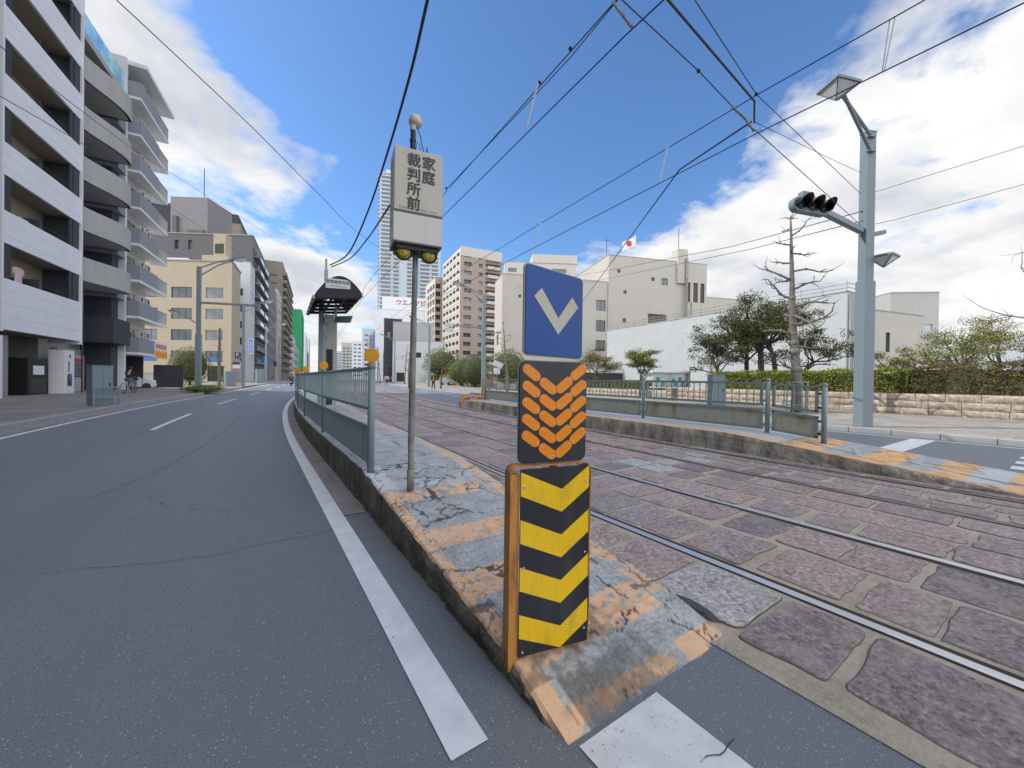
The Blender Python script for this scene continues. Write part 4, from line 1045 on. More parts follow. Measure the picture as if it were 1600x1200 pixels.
def wallrun(label, x0, s0, s1, rows=3, rowh=.33, along=None):
    a = Vc((x0+c(s0), s0, gz(s0)+.12)); t = thing('stone_wall', label, 'wall', a, 0, None)
    bl = MB(); core = MB()
    s = s0
    def at(s, z): return Vc((x0+c(s), s, z+gz(s)+.12))-a
    ss = [s0+(s1-s0)*k/12 for k in range(13)]
    for k in range(12):
        p, q = at(ss[k], 0), at(ss[k+1], 0); core.add([p+Vc((.06, 0, 0)), q+Vc((.06, 0, 0)), q+Vc((.5, 0, 0)), p+Vc((.5, 0, 0)), p+Vc((.06, 0, rows*rowh-.03)), q+Vc((.06, 0, rows*rowh-.03)), q+Vc((.5, 0, rows*rowh-.03)), p+Vc((.5, 0, rows*rowh-.03))], [(0, 1, 5, 4), (3, 7, 6, 2), (4, 5, 6, 7), (0, 4, 7, 3), (1, 2, 6, 5)])
    for r_ in range(rows):
        s = s0+rnd.uniform(-.3, 0)
        while s < s1:
            L = rnd.uniform(.9, 1.35); a0, a1 = max(s, s0), min(s+L-.018, s1); s += L
            if a1-a0 < .08: continue
            z0, z1 = r_*rowh, (r_+1)*rowh-.018; n = 5; fr_ = []
            for j in range(4):
                for k in range(n+1):
                    p = at(a0+(a1-a0)*k/n, z0+(z1-z0)*j/3); bulge = 0 if j in (0, 3) or k in (0, n) else -.045-.02*fbm(p.x+s*3, p.y*4, r_+j)
                    fr_.append(p+Vc((bulge, 0, 0)))
            fs = [(j*(n+1)+k, j*(n+1)+k+n+1, j*(n+1)+k+n+2, j*(n+1)+k+1) for j in range(3) for k in range(n)]
            m0 = len(fr_); tp = [at(a0, z1)+Vc((.4, 0, 0)), at(a1, z1)+Vc((.4, 0, 0))]
            bl.add(fr_+tp, fs+[(3*(n+1), m0, m0+1, 3*(n+1)+n)])
    core.build('wall_core', M['concrete'], t); bl.build('stone_blocks', M['stone'], t)
    return t
wallrun('rough stone block retaining wall below the clipped hedge on the right', 25.2, -8, 17.5)
wallrun('low stone block wall farther along the right pavement, behind the railing', 25.6, 19.5, 42, 2)
wallrun('distant low stone wall on the right past the parked cars', 26.5, 47, 92, 2, .4)
M['leaf_hedge'] = leafmat('hedge_leaf', (.06, .08, .015), (.19, .22, .03), (.42, .42, .06))
M['leaf_brown'] = leafmat('hedge_leaf_brownish', (.05, .045, .02), (.15, .11, .05), (.26, .20, .08))
M['leaf_dark'] = leafmat('evergreen_leaf', (.025, .034, .012), (.07, .085, .03), (.18, .18, .07))
M['leaf_olive'] = leafmat('olive_leaf', (.05, .06, .02), (.17, .17, .05), (.36, .31, .10))
M['leaf_green'] = leafmat('broad_leaf', (.05, .07, .02), (.16, .19, .045), (.36, .34, .09))
M['leaf_yel'] = leafmat('yellow_green_leaf', (.10, .12, .01), (.28, .30, .03), (.5, .46, .06))
M['twig'] = mk('hedge_inside', (.055, .07, .03), .95, 0, .4, 4)
M['bark'] = mk('bark_dark', (.085, .075, .065), .9, 0, .4, 5, 40, .8, bd=.02)
M['bark_p'] = mk('bark_grey', (.17, .155, .14), .9, 0, .35, 4, 40, .8, bd=.02)
def leafquad(mb, p, s, up=.3):
    n = Vc((rnd.gauss(0, 1), rnd.gauss(0, 1), rnd.gauss(up, 1))).normalized(); u = n.orthogonal().normalized(); u.rotate(Matrix.Rotation(rnd.uniform(0, 6.28), 3, n)); w = n.cross(u)
    L, K = s*rnd.uniform(.7, 1.3), s*.45
    mb.add([p-u*L*.5, p+w*K*.5, p+u*L*.5, p-w*K*.5], [(0, 1, 2, 3)])
def hedge(label, x0, x1, s0, s1, z0, z1, mat, dens=460, size=.11, lump=.12):
    a = Vc((x0+c(s0), s0, gz(s0)+z0)); t = thing('hedge', label, 'hedge', a)
    lf = MB(); L = s1-s0; Wd = x1-x0; Hh = z1-z0
    def base(s): return c(s)-c(s0)
    core = MB(); n = max(2, int(L/.5))
    for k in range(n):
        a0, a1 = L*k/n, L*(k+1)/n; core.box(.10+base(s0+a0), Wd-.1+base(s0+a0), a0, a1, 0, Hh-.10-.1*abs(fbm(k*.7, 1)))
    core.build('branches', M['twig'], t)
    for i in range(int(dens*L*(Hh+Wd*.8))):
        y = rnd.uniform(0, L); r_ = rnd.random()
        lm = lump*fbm(y*1.1, r_*2, z0); lz = lump*fbm(y*.9, 7, 2)
        if r_ < .52: p = Vc((rnd.gauss(.05, .05)-lm, y, rnd.uniform(0, Hh+lz)))
        elif r_ < .93: p = Vc((rnd.uniform(0, Wd), y, Hh+lz+rnd.gauss(0, .045)+(rnd.random() < .04)*rnd.uniform(.03, .18)))
        else: p = Vc((rnd.uniform(0, Wd), rnd.choice([0, L])+rnd.gauss(0, .05), rnd.uniform(0, Hh)))
        p.x += base(s0+y); leafquad(lf, p, size, .6 if p.z > Hh-.1 else 0)
    lf.build('foliage', mat, t)
    return t
zt = 1.05
hedge('long clipped green hedge on top of the stone wall, yellow green along its top', 25.55, 27.2, 4.7, 14.4, zt, zt+1.15, M['leaf_hedge'])
hedge('dark brownish stretch of hedge right of the signal pole', 25.6, 27.0, .9, 4.6, zt, zt+1.25, M['leaf_brown'], lump=.25)
hedge('bright green bushy mound of hedge at the right edge', 25.5, 27.4, -3.6, 1.0, zt, zt+1.75, M['leaf_hedge'], 460, .13, .35)
hedge('low hedge behind the noticeboard', 27.5, 29, 18, 33, .8, 1.55, M['leaf_olive'], 160, .12)
hedge('bright low hedge beside the distant pavement', 28.5, 31, 62, 96, .8, 2.3, M['leaf_yel'], 60, .2, .3)
# ------------------------------------------------------------------ trees
def limb(mb, p, d, L, r0, r1, wig=.15, n=6, drop=0., sides=7):
    pts = [Vc(p)]; d = Vc(d).normalized(); rs = [r0]
    for k in range(n):
        d = (d+Vc((rnd.gauss(0, wig), rnd.gauss(0, wig), rnd.gauss(0, wig)+drop))).normalized()
        pts.append(pts[-1]+d*(L/n)); rs.append(r0+(r1-r0)*(k+1)/n)
    mb.tube(pts, rs, sides); return pts, d
def puff(mb, cen, rx, rz_, n, size):
    for _ in range(n):
        a = rnd.uniform(0, 6.283); rr = rnd.random()**.5; z = rnd.gauss(0, .45)
        leafquad(mb, Vc(cen)+Vc((rx*rr*math.cos(a), rx*rr*math.sin(a), rz_*z)), size, .8)
def spreading_tree(label, loc, h, spread, mat, lean=(0, 0), trunks=1, leaf=.10, nl=9, puffn=110, low=.45, group=None, bark='bark', levels=2, puffr=.5):
    t = thing('tree', label, 'tree', loc, 0, group); tb = MB(); lf = MB(); ends = []
    for k in range(trunks):
        a = 6.28*k/trunks+rnd.uniform(0, 1); ln = Vc((lean[0]+(.35*math.cos(a) if trunks > 1 else 0), lean[1]+(.35*math.sin(a) if trunks > 1 else 0), 1))
        pts, d = limb(tb, (0, 0, -.1), ln, h*low, .045*h*.55/trunks**.3, .03*h*.5/trunks**.3, .07, 6)
        nb = max(3, int(nl/trunks))
        for j in range(nb):
            aa = 6.28*j/nb+rnd.uniform(-.4, .4); st = pts[rnd.choice([-1, -1, -2, -3])]
            ev = rnd.choice([.3, .7, 1.2, 1.8])*rnd.uniform(.8, 1.2)
            p2, d2 = limb(tb, st, (math.cos(aa), math.sin(aa), ev), max(spread*.9, h*.42)*rnd.uniform(.55, .9), .016*h*.6, .006*h*.6, .22, 6, .05, 6)
            for q_ in range(5):
                s_ = p2[rnd.choice([-1, -2, -3, -4])]
                p3, d3 = limb(tb, s_, (d2.x+rnd.gauss(0, .8), d2.y+rnd.gauss(0, .8), rnd.uniform(.1, 1.0)), spread*rnd.uniform(.25, .45), .006*h*.6, .002*h, .25, 4, .08, 5)
                ends.append(p3[-1]); ends.append(p3[-2])
    for p in ends:
        if p.z < h*.42 and rnd.random() < .75: continue
        if p.z > h*1.02: p.z = h*rnd.uniform(.9, 1.0)
        puff(lf, p, spread*puffr*.42*rnd.uniform(.6, 1.2), spread*.09, int(puffn*rnd.uniform(.6, 1.2)), leaf)
    tb.build('trunk', M[bark], t, smooth=True); lf.build('crown', mat, t)
    return t
rnd = random.Random(21)
G1 = 'evergreen trees behind the hedge'
for u, dep, h, spd, ln, lb in [(1136, 27, 5.6, 3.0, (-.45, .1), 'spreading dark evergreen leaning left, first of the clump behind the hedge'),
        (1166, 27.5, 7.8, 2.8, (-.15, 0), 'dark evergreen with a slim trunk left of the clump middle'),
        (1186, 26.5, 9.6, 3.3, (.1, 0), 'tallest dark evergreen of the clump, forked low down'),
        (1214, 28, 8.8, 2.8, (.0, .1), 'upright dark evergreen in the clump, just left of the leaning trunk'),
        (1232, 25.5, 6.2, 2.7, (.55, 0), 'dark evergreen with its trunk leaning right behind the pruned street tree')]:
    q = V(u, 590, dep); gz_ = gz(q.y)+.9
    sxy = Vc((q.x, q.y, gz_)); r = Vc((math.cos(YAW), -math.sin(YAW)))
    spreading_tree(lb, sxy, h-.3, spd, M['leaf_dark'], (r.x*ln[0], r.y*ln[0]), group=G1, puffn=105, leaf=.135)
def ptree(lb, u, dep, h, spd, mat, z0=.3, **k):
    q = V(u, 590, dep); return spreading_tree(lb, Vc((q.x, q.y, gz(q.y)+z0)), h, spd, mat, **k)
ptree('small yellowish tree right of the blue sign', 932, 42, 6.3, 2.9, M['leaf_olive'], puffn=90, leaf=.14, low=.35, puffr=.7)
ptree('small round green tree left of the noticeboard', 1001, 36, 5.6, 2.1, M['leaf_green'], puffn=110, leaf=.14, low=.35, puffr=.75)
ptree('small tree with tiered branches right of the signal pole', 1404, 25, 5.2, 1.9, M['leaf_green'], trunks=3, puffn=70, leaf=.11, low=.35)
ptree('wide leafy tree above the hedge near the right edge', 1500, 25, 7.9, 3.0, M['leaf_green'], trunks=2, puffn=170, leaf=.12, low=.35, puffr=.7)
ptree('leafy yellow green tree at the far right edge', 1590, 27, 8.2, 3.2, M['leaf_olive'], trunks=2, puffn=170, leaf=.12, low=.35, puffr=.7)
def round_tree(lb, u, dep, w, h, z0, mat, group=None, n=2600, leaf=.2):
    q = V(u, 590, dep); t = thing('shrub', lb, 'shrub', Vc((q.x, q.y, gz(q.y)+.1)), 0, group)
    lf = MB(); core = MB()
    core.ball((0, 0, z0+h/2), 1, n=14, m=9, sq=(w/2*.82, w/2*.82, h/2*.85)); core.tube([(0, 0, -.1), (0, 0, z0+h*.3)], .12, 7)
    for _ in range(n):
        d = Vc((rnd.gauss(0, 1), rnd.gauss(0, 1), rnd.gauss(0, 1))).normalized(); k = 1+.16*fbm(d.x*2.2+u, d.y*2.2, d.z*2.2)+rnd.gauss(0, .035)
        leafquad(lf, Vc((d.x*w/2*k, d.y*w/2*k, z0+h/2+d.z*h/2*k)), leaf, .2)
    core.build('branches', M['twig'], t); lf.build('foliage', mat, t); return t
GS = 'rounded shrubs by the car park'
round_tree('round clipped green shrub left of the right street lamp', 722, 66, 5.6, 4.6, .2, M['leaf_green'], GS)
round_tree('dark loose evergreen shrub just left of the lamp post with the signal', 742, 60, 4.6, 5.2, .0, M['leaf_dark'], GS)
round_tree('large round shrub behind the bare pruned tree', 793, 52, 5.4, 5.0, .3, M['leaf_green'], GS)
round_tree('pale round tree beyond the name sign pole', 640, 110, 9, 7, 1.5, M['leaf_olive'], None, 1500, .4)
round_tree('pale tree just right of the name sign pole', 690, 95, 9, 7, 1.5, M['leaf_olive'], None, 1500, .4)
round_tree('round leafy tree in front of the tan office building', 297, 45, 3.9, 4.2, .2, M['leaf_green'], None, 3000, .16)
round_tree('yellow green low shrub around the foot of the first left street lamp', 318, 27.6, 2.6, .55, .0, M['leaf_yel'], None, 900, .1)
def pruned_tree(label, loc, h, r0, nb=16, up=.15, group=None, guard=False, blen=.2, seed=3, bark='bark_p', dirs=None):
    global rnd
    sv = rnd; rnd = random.Random(seed)
    t = thing('pruned_tree', label, 'tree', loc, 0, group); tb = MB()
    pts, d = limb(tb, (0, 0, -.1), (0, 0, 1), h, r0, r0*.16, .022, 22, 0, 10)
    for k, p in enumerate(pts[3:-1]):
        if rnd.random() < .4: tb.ball(p, r0*(1-(k+3)/24)*rnd.uniform(1.1, 1.45), n=8, m=6)
    for j in range(nb):
        u = .40+.60*j/nb; i = min(len(pts)-2, int(u*22)); p = pts[i]; a = j*2.4+rnd.uniform(-.5, .5)
        L = h*blen*(1.15-u*.75)*rnd.uniform(.6, 1.2); r_ = r0*(.42-.28*u)
        b1, dd = limb(tb, p, (math.cos(a), math.sin(a), up), L, r_, r_*.5, .2, 5, .02, 6)
        tb.ball(b1[2], r_*1.3, n=6, m=5)
        for q_ in range(4):
            b2, d2 = limb(tb, b1[rnd.choice([-1, -2, -3])], (dd.x+rnd.gauss(0, .6), dd.y+rnd.gauss(0, .6), rnd.uniform(-.1, .8)), L*rnd.uniform(.25, .6), r_*.42, r_*.12, .3, 5, .05, 5)
            if q_ < 2: tb.ball(b2[3], r_*.6, n=6, m=4)
    for q_ in range(5): limb(tb, pts[-1], (rnd.gauss(0, .6), rnd.gauss(0, .6), .8), h*.05, r0*.14, r0*.04, .2, 4)
    tb.build('trunk', M[bark], t, smooth=True)
    if guard:
        g_ = MB()
        for k in range(8):
            a = 6.28*k/8; g_.tube([(.42*math.cos(a), .42*math.sin(a), 0), (.42*math.cos(a), .42*math.sin(a), 1.45)], .02, 6)
        for z in (.35, .9, 1.42): g_.tube([(.42*math.cos(6.28*k/20), .42*math.sin(6.28*k/20), z) for k in range(21)], .018, 6)
        g_.build('tree_guard', M['fence_r'], t)
    rnd = sv; return t
pruned_tree('tall heavily pruned bare street tree in a round guard, left of the signal pole', P(21.3, 7.6, .13), 9.3, .24, 17, guard=True, blen=.22, seed=11)
pruned_tree('bare pruned tree in front of the round shrub, left of the blue sign', Vc((*V(793, 600, 40).xy, .5)), 7.0, .17, 13, seed=5, bark='bark_p')
for i, (u, dep, h, lb) in enumerate(((639, 52, 5.6, 'bare pruned tree with knobbly branches just right of the name sign pole'), (689, 48, 6.5, 'bare tree between the name sign and the tan apartment block'), (632, 78, 8, 'thin bare tree beyond the name sign pole'), (604, 85, 7, 'bare tree near the person in red'), (594, 92, 8, 'bare tree at the near corner of the white office block'))):
    q = V(u, 600, dep); pruned_tree(lb, Vc((q.x, q.y, gz(q.y)+.1)), h, .12, 12, .5, 'bare street trees on the right pavement', blen=.24, seed=30+i, bark='bark')
# bare branch tips entering at the far right, of a tree standing outside the view
pruned_tree('bare twiggy tree whose branch tips enter at the right edge', P(23.6, .6, .13), 7.6, .13, 16, .35, blen=.34, seed=77)
pruned_tree('slim bare tree by the parking signs on the left', P(-7.2, 50.5, .13), 5.2, .09, 10, .5, seed=61, bark='bark')
# ================================================================== buildings
Z3 = Vc((0, 0, 1))
def facewall(mb, org, U, Nn, L, Hh, ops, dep=.18, z0=0, mi=0):
    us = sorted({0, L, *[o[0] for o in ops], *[o[1] for o in ops]}); zs = sorted({z0, Hh, *[o[2] for o in ops], *[o[3] for o in ops]})
    def pt(u, z, n=0): return org+U*u+Z3*z+Nn*n
    for i in range(len(us)-1):
        for j in range(len(zs)-1):
            um, zm = (us[i]+us[i+1])/2, (zs[j]+zs[j+1])/2
            if any(o[0] < um < o[1] and o[2] < zm < o[3] for o in ops): continue
            mb.add([pt(us[i], zs[j]), pt(us[i+1], zs[j]), pt(us[i+1], zs[j+1]), pt(us[i], zs[j+1])], [(0, 1, 2, 3)], mi)
    for u0, u1, a, b_ in [o[:4] for o in ops]:
        for p, q in (((u0, a), (u1, a)), ((u1, a), (u1, b_)), ((u1, b_), (u0, b_)), ((u0, b_), (u0, a))):
            mb.add([pt(*p), pt(*q), pt(*q, -dep), pt(*p, -dep)], [(0, 1, 2, 3)], mi)
WIN = {}
def window(parent, org, U, Nn, op, dep, kind='dark', name='window', panes=2):
    u0, u1, a, b_ = op[:4]; w, h = round(u1-u0, 2), round(b_-a, 2); key = (w, h, kind, panes)
    fm, gm = {'dark': ('frame_d', 'glass'), 'light': ('frame_l', 'glass_l'), 'mid': ('frame_l', 'glass'), 'void': ('frame_d', 'void'), 'grille': ('frame_d', 'grille')}[kind]
    if key not in WIN:
        mb = MB(); t_ = .05 if w > .6 else .03
        mb.box(0, w, -.02, 0, 0, h, 1)
        mb.box(0, w, 0, .05, 0, t_, 0).box(0, w, 0, .05, h-t_, h, 0).box(0, t_, 0, .05, t_, h-t_, 0).box(w-t_, w, 0, .05, t_, h-t_, 0)
        for k in range(1, panes): mb.box(w*k/panes-.02, w*k/panes+.02, 0, .04, t_, h-t_, 0)
        o = mb.build('window', [M[fm], M[gm]]); WIN[key] = o.data; bpy.data.objects.remove(o)
    o = bpy.data.objects.new(name, WIN[key]); COL.objects.link(o); o.parent = parent
    sg = U.cross(Nn).z
    # mesh x along U, y along the outward normal
    Mx = Matrix(((U.x, Nn.x, 0, 0), (U.y, Nn.y, 0, 0), (0, 0, 1, 0), (0, 0, 0, 1)))
    if sg < 0: Mx = Matrix(((-U.x, Nn.x, 0, 0), (-U.y, Nn.y, 0, 0), (0, 0, 1, 0), (0, 0, 0, 1)))
    p = org+U*(u0 if sg >= 0 else u1)+Z3*a-Nn*(dep-.02)
    o.matrix_local = Matrix.Translation(p) @ Mx
    return o
M['grille'] = mk('window_grille_brown', (.10, .085, .08), .6, .2, .2, 1)
def building(name, label, loc, rz, L, Wd, Hh, wall, side=1, sops=(), eops=(), kind='dark', ekind=None, cat='building', group=None, par=.5, roofz=None, dep=.18, wall2=None, panes=2, skew=0):
    """street face x=0 (facing side*x), near end face y=0; side=1: body lies towards -x"""
    t = thing(name, label, cat, loc, rz, group); wb = MB()
    X = Vc((-side*math.cos(R(skew)), math.sin(R(skew)), 0)); Y = Vc((0, 1, 0)); o = Vc((0, 0, 0)); NE = Vc((-X.y*side, X.x*side, 0))
    if NE.y > 0: NE = -NE
    SX = Vc((side, 0, 0))
    facewall(wb, o, Y, SX, L, Hh, sops, dep); facewall(wb, o, X, NE, Wd, Hh, eops, dep, mi=1 if wall2 else 0)
    wb.add([X*Wd, X*Wd+Y*L, X*Wd+Y*L+Z3*Hh, X*Wd+Z3*Hh], [(0, 1, 2, 3)]); wb.add([Y*L, Y*L+X*Wd, Y*L+X*Wd+Z3*Hh, Y*L+Z3*Hh], [(0, 1, 2, 3)])
    wb.build('wall', [M[wall]]+([M[wall2]] if wall2 else []), t)
    rf = MB(); z = Hh-par; rf.add([Z3*z, X*Wd+Z3*z, X*Wd+Y*L+Z3*z, Y*L+Z3*z], [(0, 1, 2, 3)])
    xs = sorted((0, -side*Wd))
    rf.box(xs[0]-.06, xs[1]+.06, -.06, .22, Hh, Hh+.10).box(xs[0]-.06, xs[1]+.06, L-.22, L+.06, Hh, Hh+.10).box(xs[0]-.06, xs[0]+.22, .22, L-.22, Hh, Hh+.10).box(xs[1]-.22, xs[1]+.06, .22, L-.22, Hh, Hh+.10)
    if skew:
        rf = MB(); rf.add([Z3*z, X*Wd+Z3*z, X*Wd+Y*L+Z3*z, Y*L+Z3*z], [(0, 1, 2, 3)]); rf.bar(Z3*Hh, X*Wd+Z3*Hh, .3, .2).bar(Z3*Hh, Y*L+Z3*Hh, .3, .2)
    rf.build('roof', M['concrete'], t)
    for op in sops: window(t, o, Y, SX, op, dep, op[4] if len(op) > 4 else kind, panes=panes)
    for op in eops: window(t, o, X, NE, op, dep, op[4] if len(op) > 4 else (ekind or kind), panes=panes)
    return t
def grid(u0, du, nu, z0, dz, nzz, w, h, *k): return [(u0+i*du, u0+i*du+w, z0+j*dz, z0+j*dz+h, *k) for i in range(nu) for j in range(nzz)]
def wallm(key, col, rough=.75, streak=.25, var=.07, scale=.5, lines=0, lz=0, lcol=.72):
    m = mk(key, col, rough, 0, var, scale, 14, .1, streak=streak, dirt=scl(col, .55)); M[key] = m
    if lines or lz:
        nt = m.node_tree; b = nt.nodes['Principled BSDF']; cur = b.inputs['Base Color'].links[0].from_socket
        tc = N(nt, 'ShaderNodeTexCoord'); sp_ = N(nt, 'ShaderNodeSeparateXYZ'); nt.links.new(tc.outputs['Object'], sp_.inputs[0])
        f = None
        if lz:
            f = mth(nt, 'LESS_THAN', mth(nt, 'FRACT', mth(nt, 'DIVIDE', sp_.outputs[2], lz)), .04/lz)
        if lines:
            f2 = mth(nt, 'LESS_THAN', mth(nt, 'FRACT', mth(nt, 'DIVIDE', mth(nt, 'ADD', sp_.outputs[0], sp_.outputs[1]), lines)), .04/lines)
            f = f2 if f is None else mth(nt, 'MAXIMUM', f, f2)
        nt.links.new(mix(nt, f, cur, scl(col, lcol)), b.inputs['Base Color'])
    return m
wallm('w_white', (.76, .77, .84), lz=.65, lcol=.82, streak=.1); wallm('w_grey', (.40, .40, .40), streak=.35); wallm('w_blueg', (.27, .28, .33), lz=.4, lcol=.85)
wallm('w_dark', (.05, .055, .07)); wallm('w_brown', (.11, .10, .095), lines=.3, lz=.15, lcol=.7); wallm('w_beige_in', (.30, .26, .20)); wallm('w_tan', (.47, .40, .295), lz=.25, lcol=.93, streak=.12)
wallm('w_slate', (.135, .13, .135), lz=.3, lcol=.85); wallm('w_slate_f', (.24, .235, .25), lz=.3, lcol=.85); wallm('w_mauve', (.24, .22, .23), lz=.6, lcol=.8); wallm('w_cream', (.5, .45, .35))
wallm('w_brownapt', (.36, .285, .245), lz=.3, lcol=.9, streak=.05); wallm('w_apt_white', (.54, .515, .475), streak=.1); wallm('w_balc', (.24, .215, .18)); wallm('w_court', (.47, .45, .41), streak=.12); wallm('w_sheet', (.42, .44, .465), lines=1.8, lz=3.6, lcol=.85, rough=.5, streak=.12)
wallm('w_tower', (.46, .51, .58), streak=.0, rough=.5); wallm('w_tile', (.84, .87, .95), lines=2.2, lz=1.3, lcol=.8, streak=.0); wallm('w_paleg', (.42, .42, .43), lines=3., streak=.1); wallm('w_net', (.015, .26, .10), var=.25, scale=.15, streak=.25); wallm('w_pale', (.58, .60, .64), streak=.1); wallm('w_char', (.045, .05, .06), lz=.6)
M['glass_b'] = glassmat('blue_balcony_glass', (.16, .33, .52), .1)
M['ac'] = mk('ac_unit_white', (.55, .54, .5), .5, 0, .08)
M['rail_white'] = mk('balcony_rail_grey', (.42, .42, .44), .5, 0, .08)
M['red'] = mk('sign_red', (.55, .03, .05), .45, 0, .08); M['teal'] = mk('sign_teal', (.02, .22, .20), .45, 0, .08); M['blue'] = mk('sign_blue_bright', (.02, .17, .55), .4, 0, .05); M['yellow'] = mk('sign_yellow', (.85, .48, .02), .45, 0, .05); M['navy'] = mk('sign_navy', (.02, .03, .12), .4, 0, .05); M['wood'] = mk('wood_post', (.40, .25, .15), .7, 0, .25, 2, 30)
def acunit(parent, x, y, z, rz=0, s=1.):
    mb = MB().box(-.14, .14, -.38, .38, 0, .54)
    T = Matrix.Translation((.141, -.08, .27)) @ Matrix.Rotation(R(90), 4, 'Y')
    o = mb.build('air_conditioner', M['ac'], parent, loc=(x, y, z), rz=rz)
    MB().lathe([(.21, 0), (.21, .006), (.17, .008), (.04, .01)], T, 16).build('fan_grille', M['dark_metal'], o)
    return o
# ---- building A: white banded apartment block (street face local x=0, facing +x)
rzA = -TH
bA = thing('apartment_building', 'apartment block with white banded balconies and dark recesses, nearest on the left', 'building', (-10.05, 28.6, gz(28.6)+.12), rzA)
X1, Y1 = Vc((1, 0, 0)), Vc((0, 1, 0)); top = 37.2; LA = 6.9
wb = MB(); ops = [(.55, LA-.15, 5.95+3.2*k-.0, 7.15+3.2*k) for k in range(10)]
wb.box(-9, -1.35, 0, LA, 3.4, top); wb.box(-9, -4.5, 0, LA, 0, 3.4)
for k in range(11): wb.box(-1.35, -.125, .12, LA-.1, (4.22+3.25*k if k else 3.32), (4.40+3.25*k if k else 3.5))
wb.build('wall', M['w_beige_in'], bA)
cb_ = MB().box(-1.4, .03, -.02, .12, 3.2, top).box(-1.4, .05, LA-.1, LA+.06, 3.1, top).build('end_fins', M['white'], bA)
for k in range(10):
    z = 4.2+3.25*k if k else 3.3
    pr_ = MB().box(-.12, 0, .12, LA-.1, z, z+(1.55 if k else 2.45)).build('parapet', M['w_white'], bA)
    zo = z+(1.55 if k else 2.45)
    dv = MB()
    zt2 = 4.2+3.25*(k+1)
    dv.box(-1.2, -.05, .45, .50, zo, zt2).box(-.10, -.06, .14, .72, zo, zt2)
    MB().box(-.12, -.05, LA-1.15, LA-.95, zo, zt2).build('post', M['w_dark'], bA); MB().box(-.10, -.06, LA-.75, LA-.12, zo-.3, zt2).box(-1.3, -.1, LA-.80, LA-.75, zo, zt2).build('privacy_screen', M['w_dark'], bA)
    for q_ in range(7): dv.box(-.11, -.05, .16+.09*q_, .19+.09*q_, zo, zt2)
    dv.build('privacy_fins', M['w_dark'], bA)
    MB().box(-1.3, -.15, 3.1, 3.16, zo-1.4, zo+.55).build('partition', M['w_char'], bA)
    acunit(bA, -.45, 2.2, zo-.45 if k != 1 else zo-.3)
    w_ = window(bA, Vc((-1.35, 0, 0)), Y1, X1, (1.2, 2.9, zo-1.5, zo+.55), -.03, 'mid'); window(bA, Vc((-1.35, 0, 0)), Y1, X1, (3.6, 5.4, zo-1.5, zo+.55), -.03, 'mid')
    MB().tube([(-.06, 3.2, zo+.28), (-.06, LA-1, zo+.28)], .018, 5).build('handrail', M['dark_metal'], bA)
# drying shirt on the lowest balcony
lau = MB().box(-.05, -.02, 1.0, 1.5, 5.7, 6.5).box(-.05, -.02, .85, 1.05, 6.15, 6.45).box(-.05, -.02, 1.45, 1.65, 6.15, 6.45)
tag(lau.build('hanging_shirt', mk('pink_cloth', (.62, .45, .46), .9, 0, .1), loc=bA.location, rz=rzA), 'pale pink shirt drying on the lowest white balcony', 'clothing')
# ground floor
gf = MB().box(-4.5, -4.3, 0, LA, 0, 3.4).box(-4.4, -.6, 1.5, 1.75, 0, 3.1); gf.build('entrance_wall', M['w_beige_in'], bA)
MB().box(-2.6, -.5, .5, 1.45, 0, 3.1).build('pier', M['w_blueg'], bA)
MB().box(-.55, -.08, -.05, .32, 0, 3.0).build('white_pier', M['white'], bA, bevel=.01)
MB().box(-.75, -.05, 5.35, 6.35, 0, 2.65).build('white_pier', M['white'], bA, bevel=.01)
MB().box(-.04, -.03, 5.7, 5.78, 1.35, 2.0).box(-.04, -.03, 5.78, 5.9, 2.2, 2.4).box(-.04, -.034, 5.6, 6.05, .5, 1.2).build('intercom', M['frame_d'], bA)
MB().box(-.045, -.025, 5.75, 5.95, .85, 1.25).build('address_plate', M['blue'], bA)
MB().tube([(-.0, LA+.2, 0), (-.0, LA+.2, 6.6)], .05, 8).build('downpipe', M['w_dark'], bA)
vm_ = thing('display_case', 'black cabinet with a white notice standing in the entrance of the white banded block', 'cabinet', bA.matrix_basis @ Vc((-.9, 3.9, 0)), rzA)
MB().box(-.4, .4, -.85, .85, 0, 2.05).build('body', M['black'], vm_, bevel=.02); MB().box(.401, .41, -.45, .5, 1.15, 1.65).build('notice', M['white'], vm_); MB().box(.401, .405, -.7, .7, .15, .95).build('panel', M['frame_d'], vm_)
for i, (y, mt, lb) in enumerate(((-.95, 'wood', 'brown wooden post at the far left edge of the street front'), (-.55, 'white', 'slim white post beside the brown one at the far left'))):
    tag(MB().box(-.09, .09, -.09, .09, 0, 2.9).build('post', M[mt], loc=bA.matrix_basis @ Vc((.2, y, 0)), rz=rzA, bevel=.01), lb, 'post')
# ---- building B: grey curved balconies
bB = thing('apartment_building', 'grey apartment block with curved balcony fronts and a blue glass roof terrace', 'building', bA.matrix_basis @ Vc((0, LA+.1, 0)), rzA)
LB = 6.0
MB().box(-9, -1.9, 0, LB, 0, 25.2).build('wall', M['w_grey'], bB)
MB().box(-1.9, .12, LB-.30, LB, 0, 25.6).build('end_fin', M['white'], bB)
MB().box(-1.9, -.25, LB-1.35, LB-.32, 0, 24.5).build('service_shaft', M['w_dark'], bB)
MB().box(-9.1, .05, -.05, LB-.3, 22.55, 22.95).build('roof_slab', M['w_grey'], bB)
MB().box(-.05, -.02, -.03, LB-.35, 22.97, 24.25).build('terrace_glass', M['glass_b'], bB)
MB().box(-8.5, -3.2, -.1, 3.4, 22.9, 31.5).box(-3.2, -2.6, .2, 1.0, 22.9, 29).box(-9, -1.1, -.2, 4.2, 31.5, 31.9).build('penthouse', M['w_court'], bB)
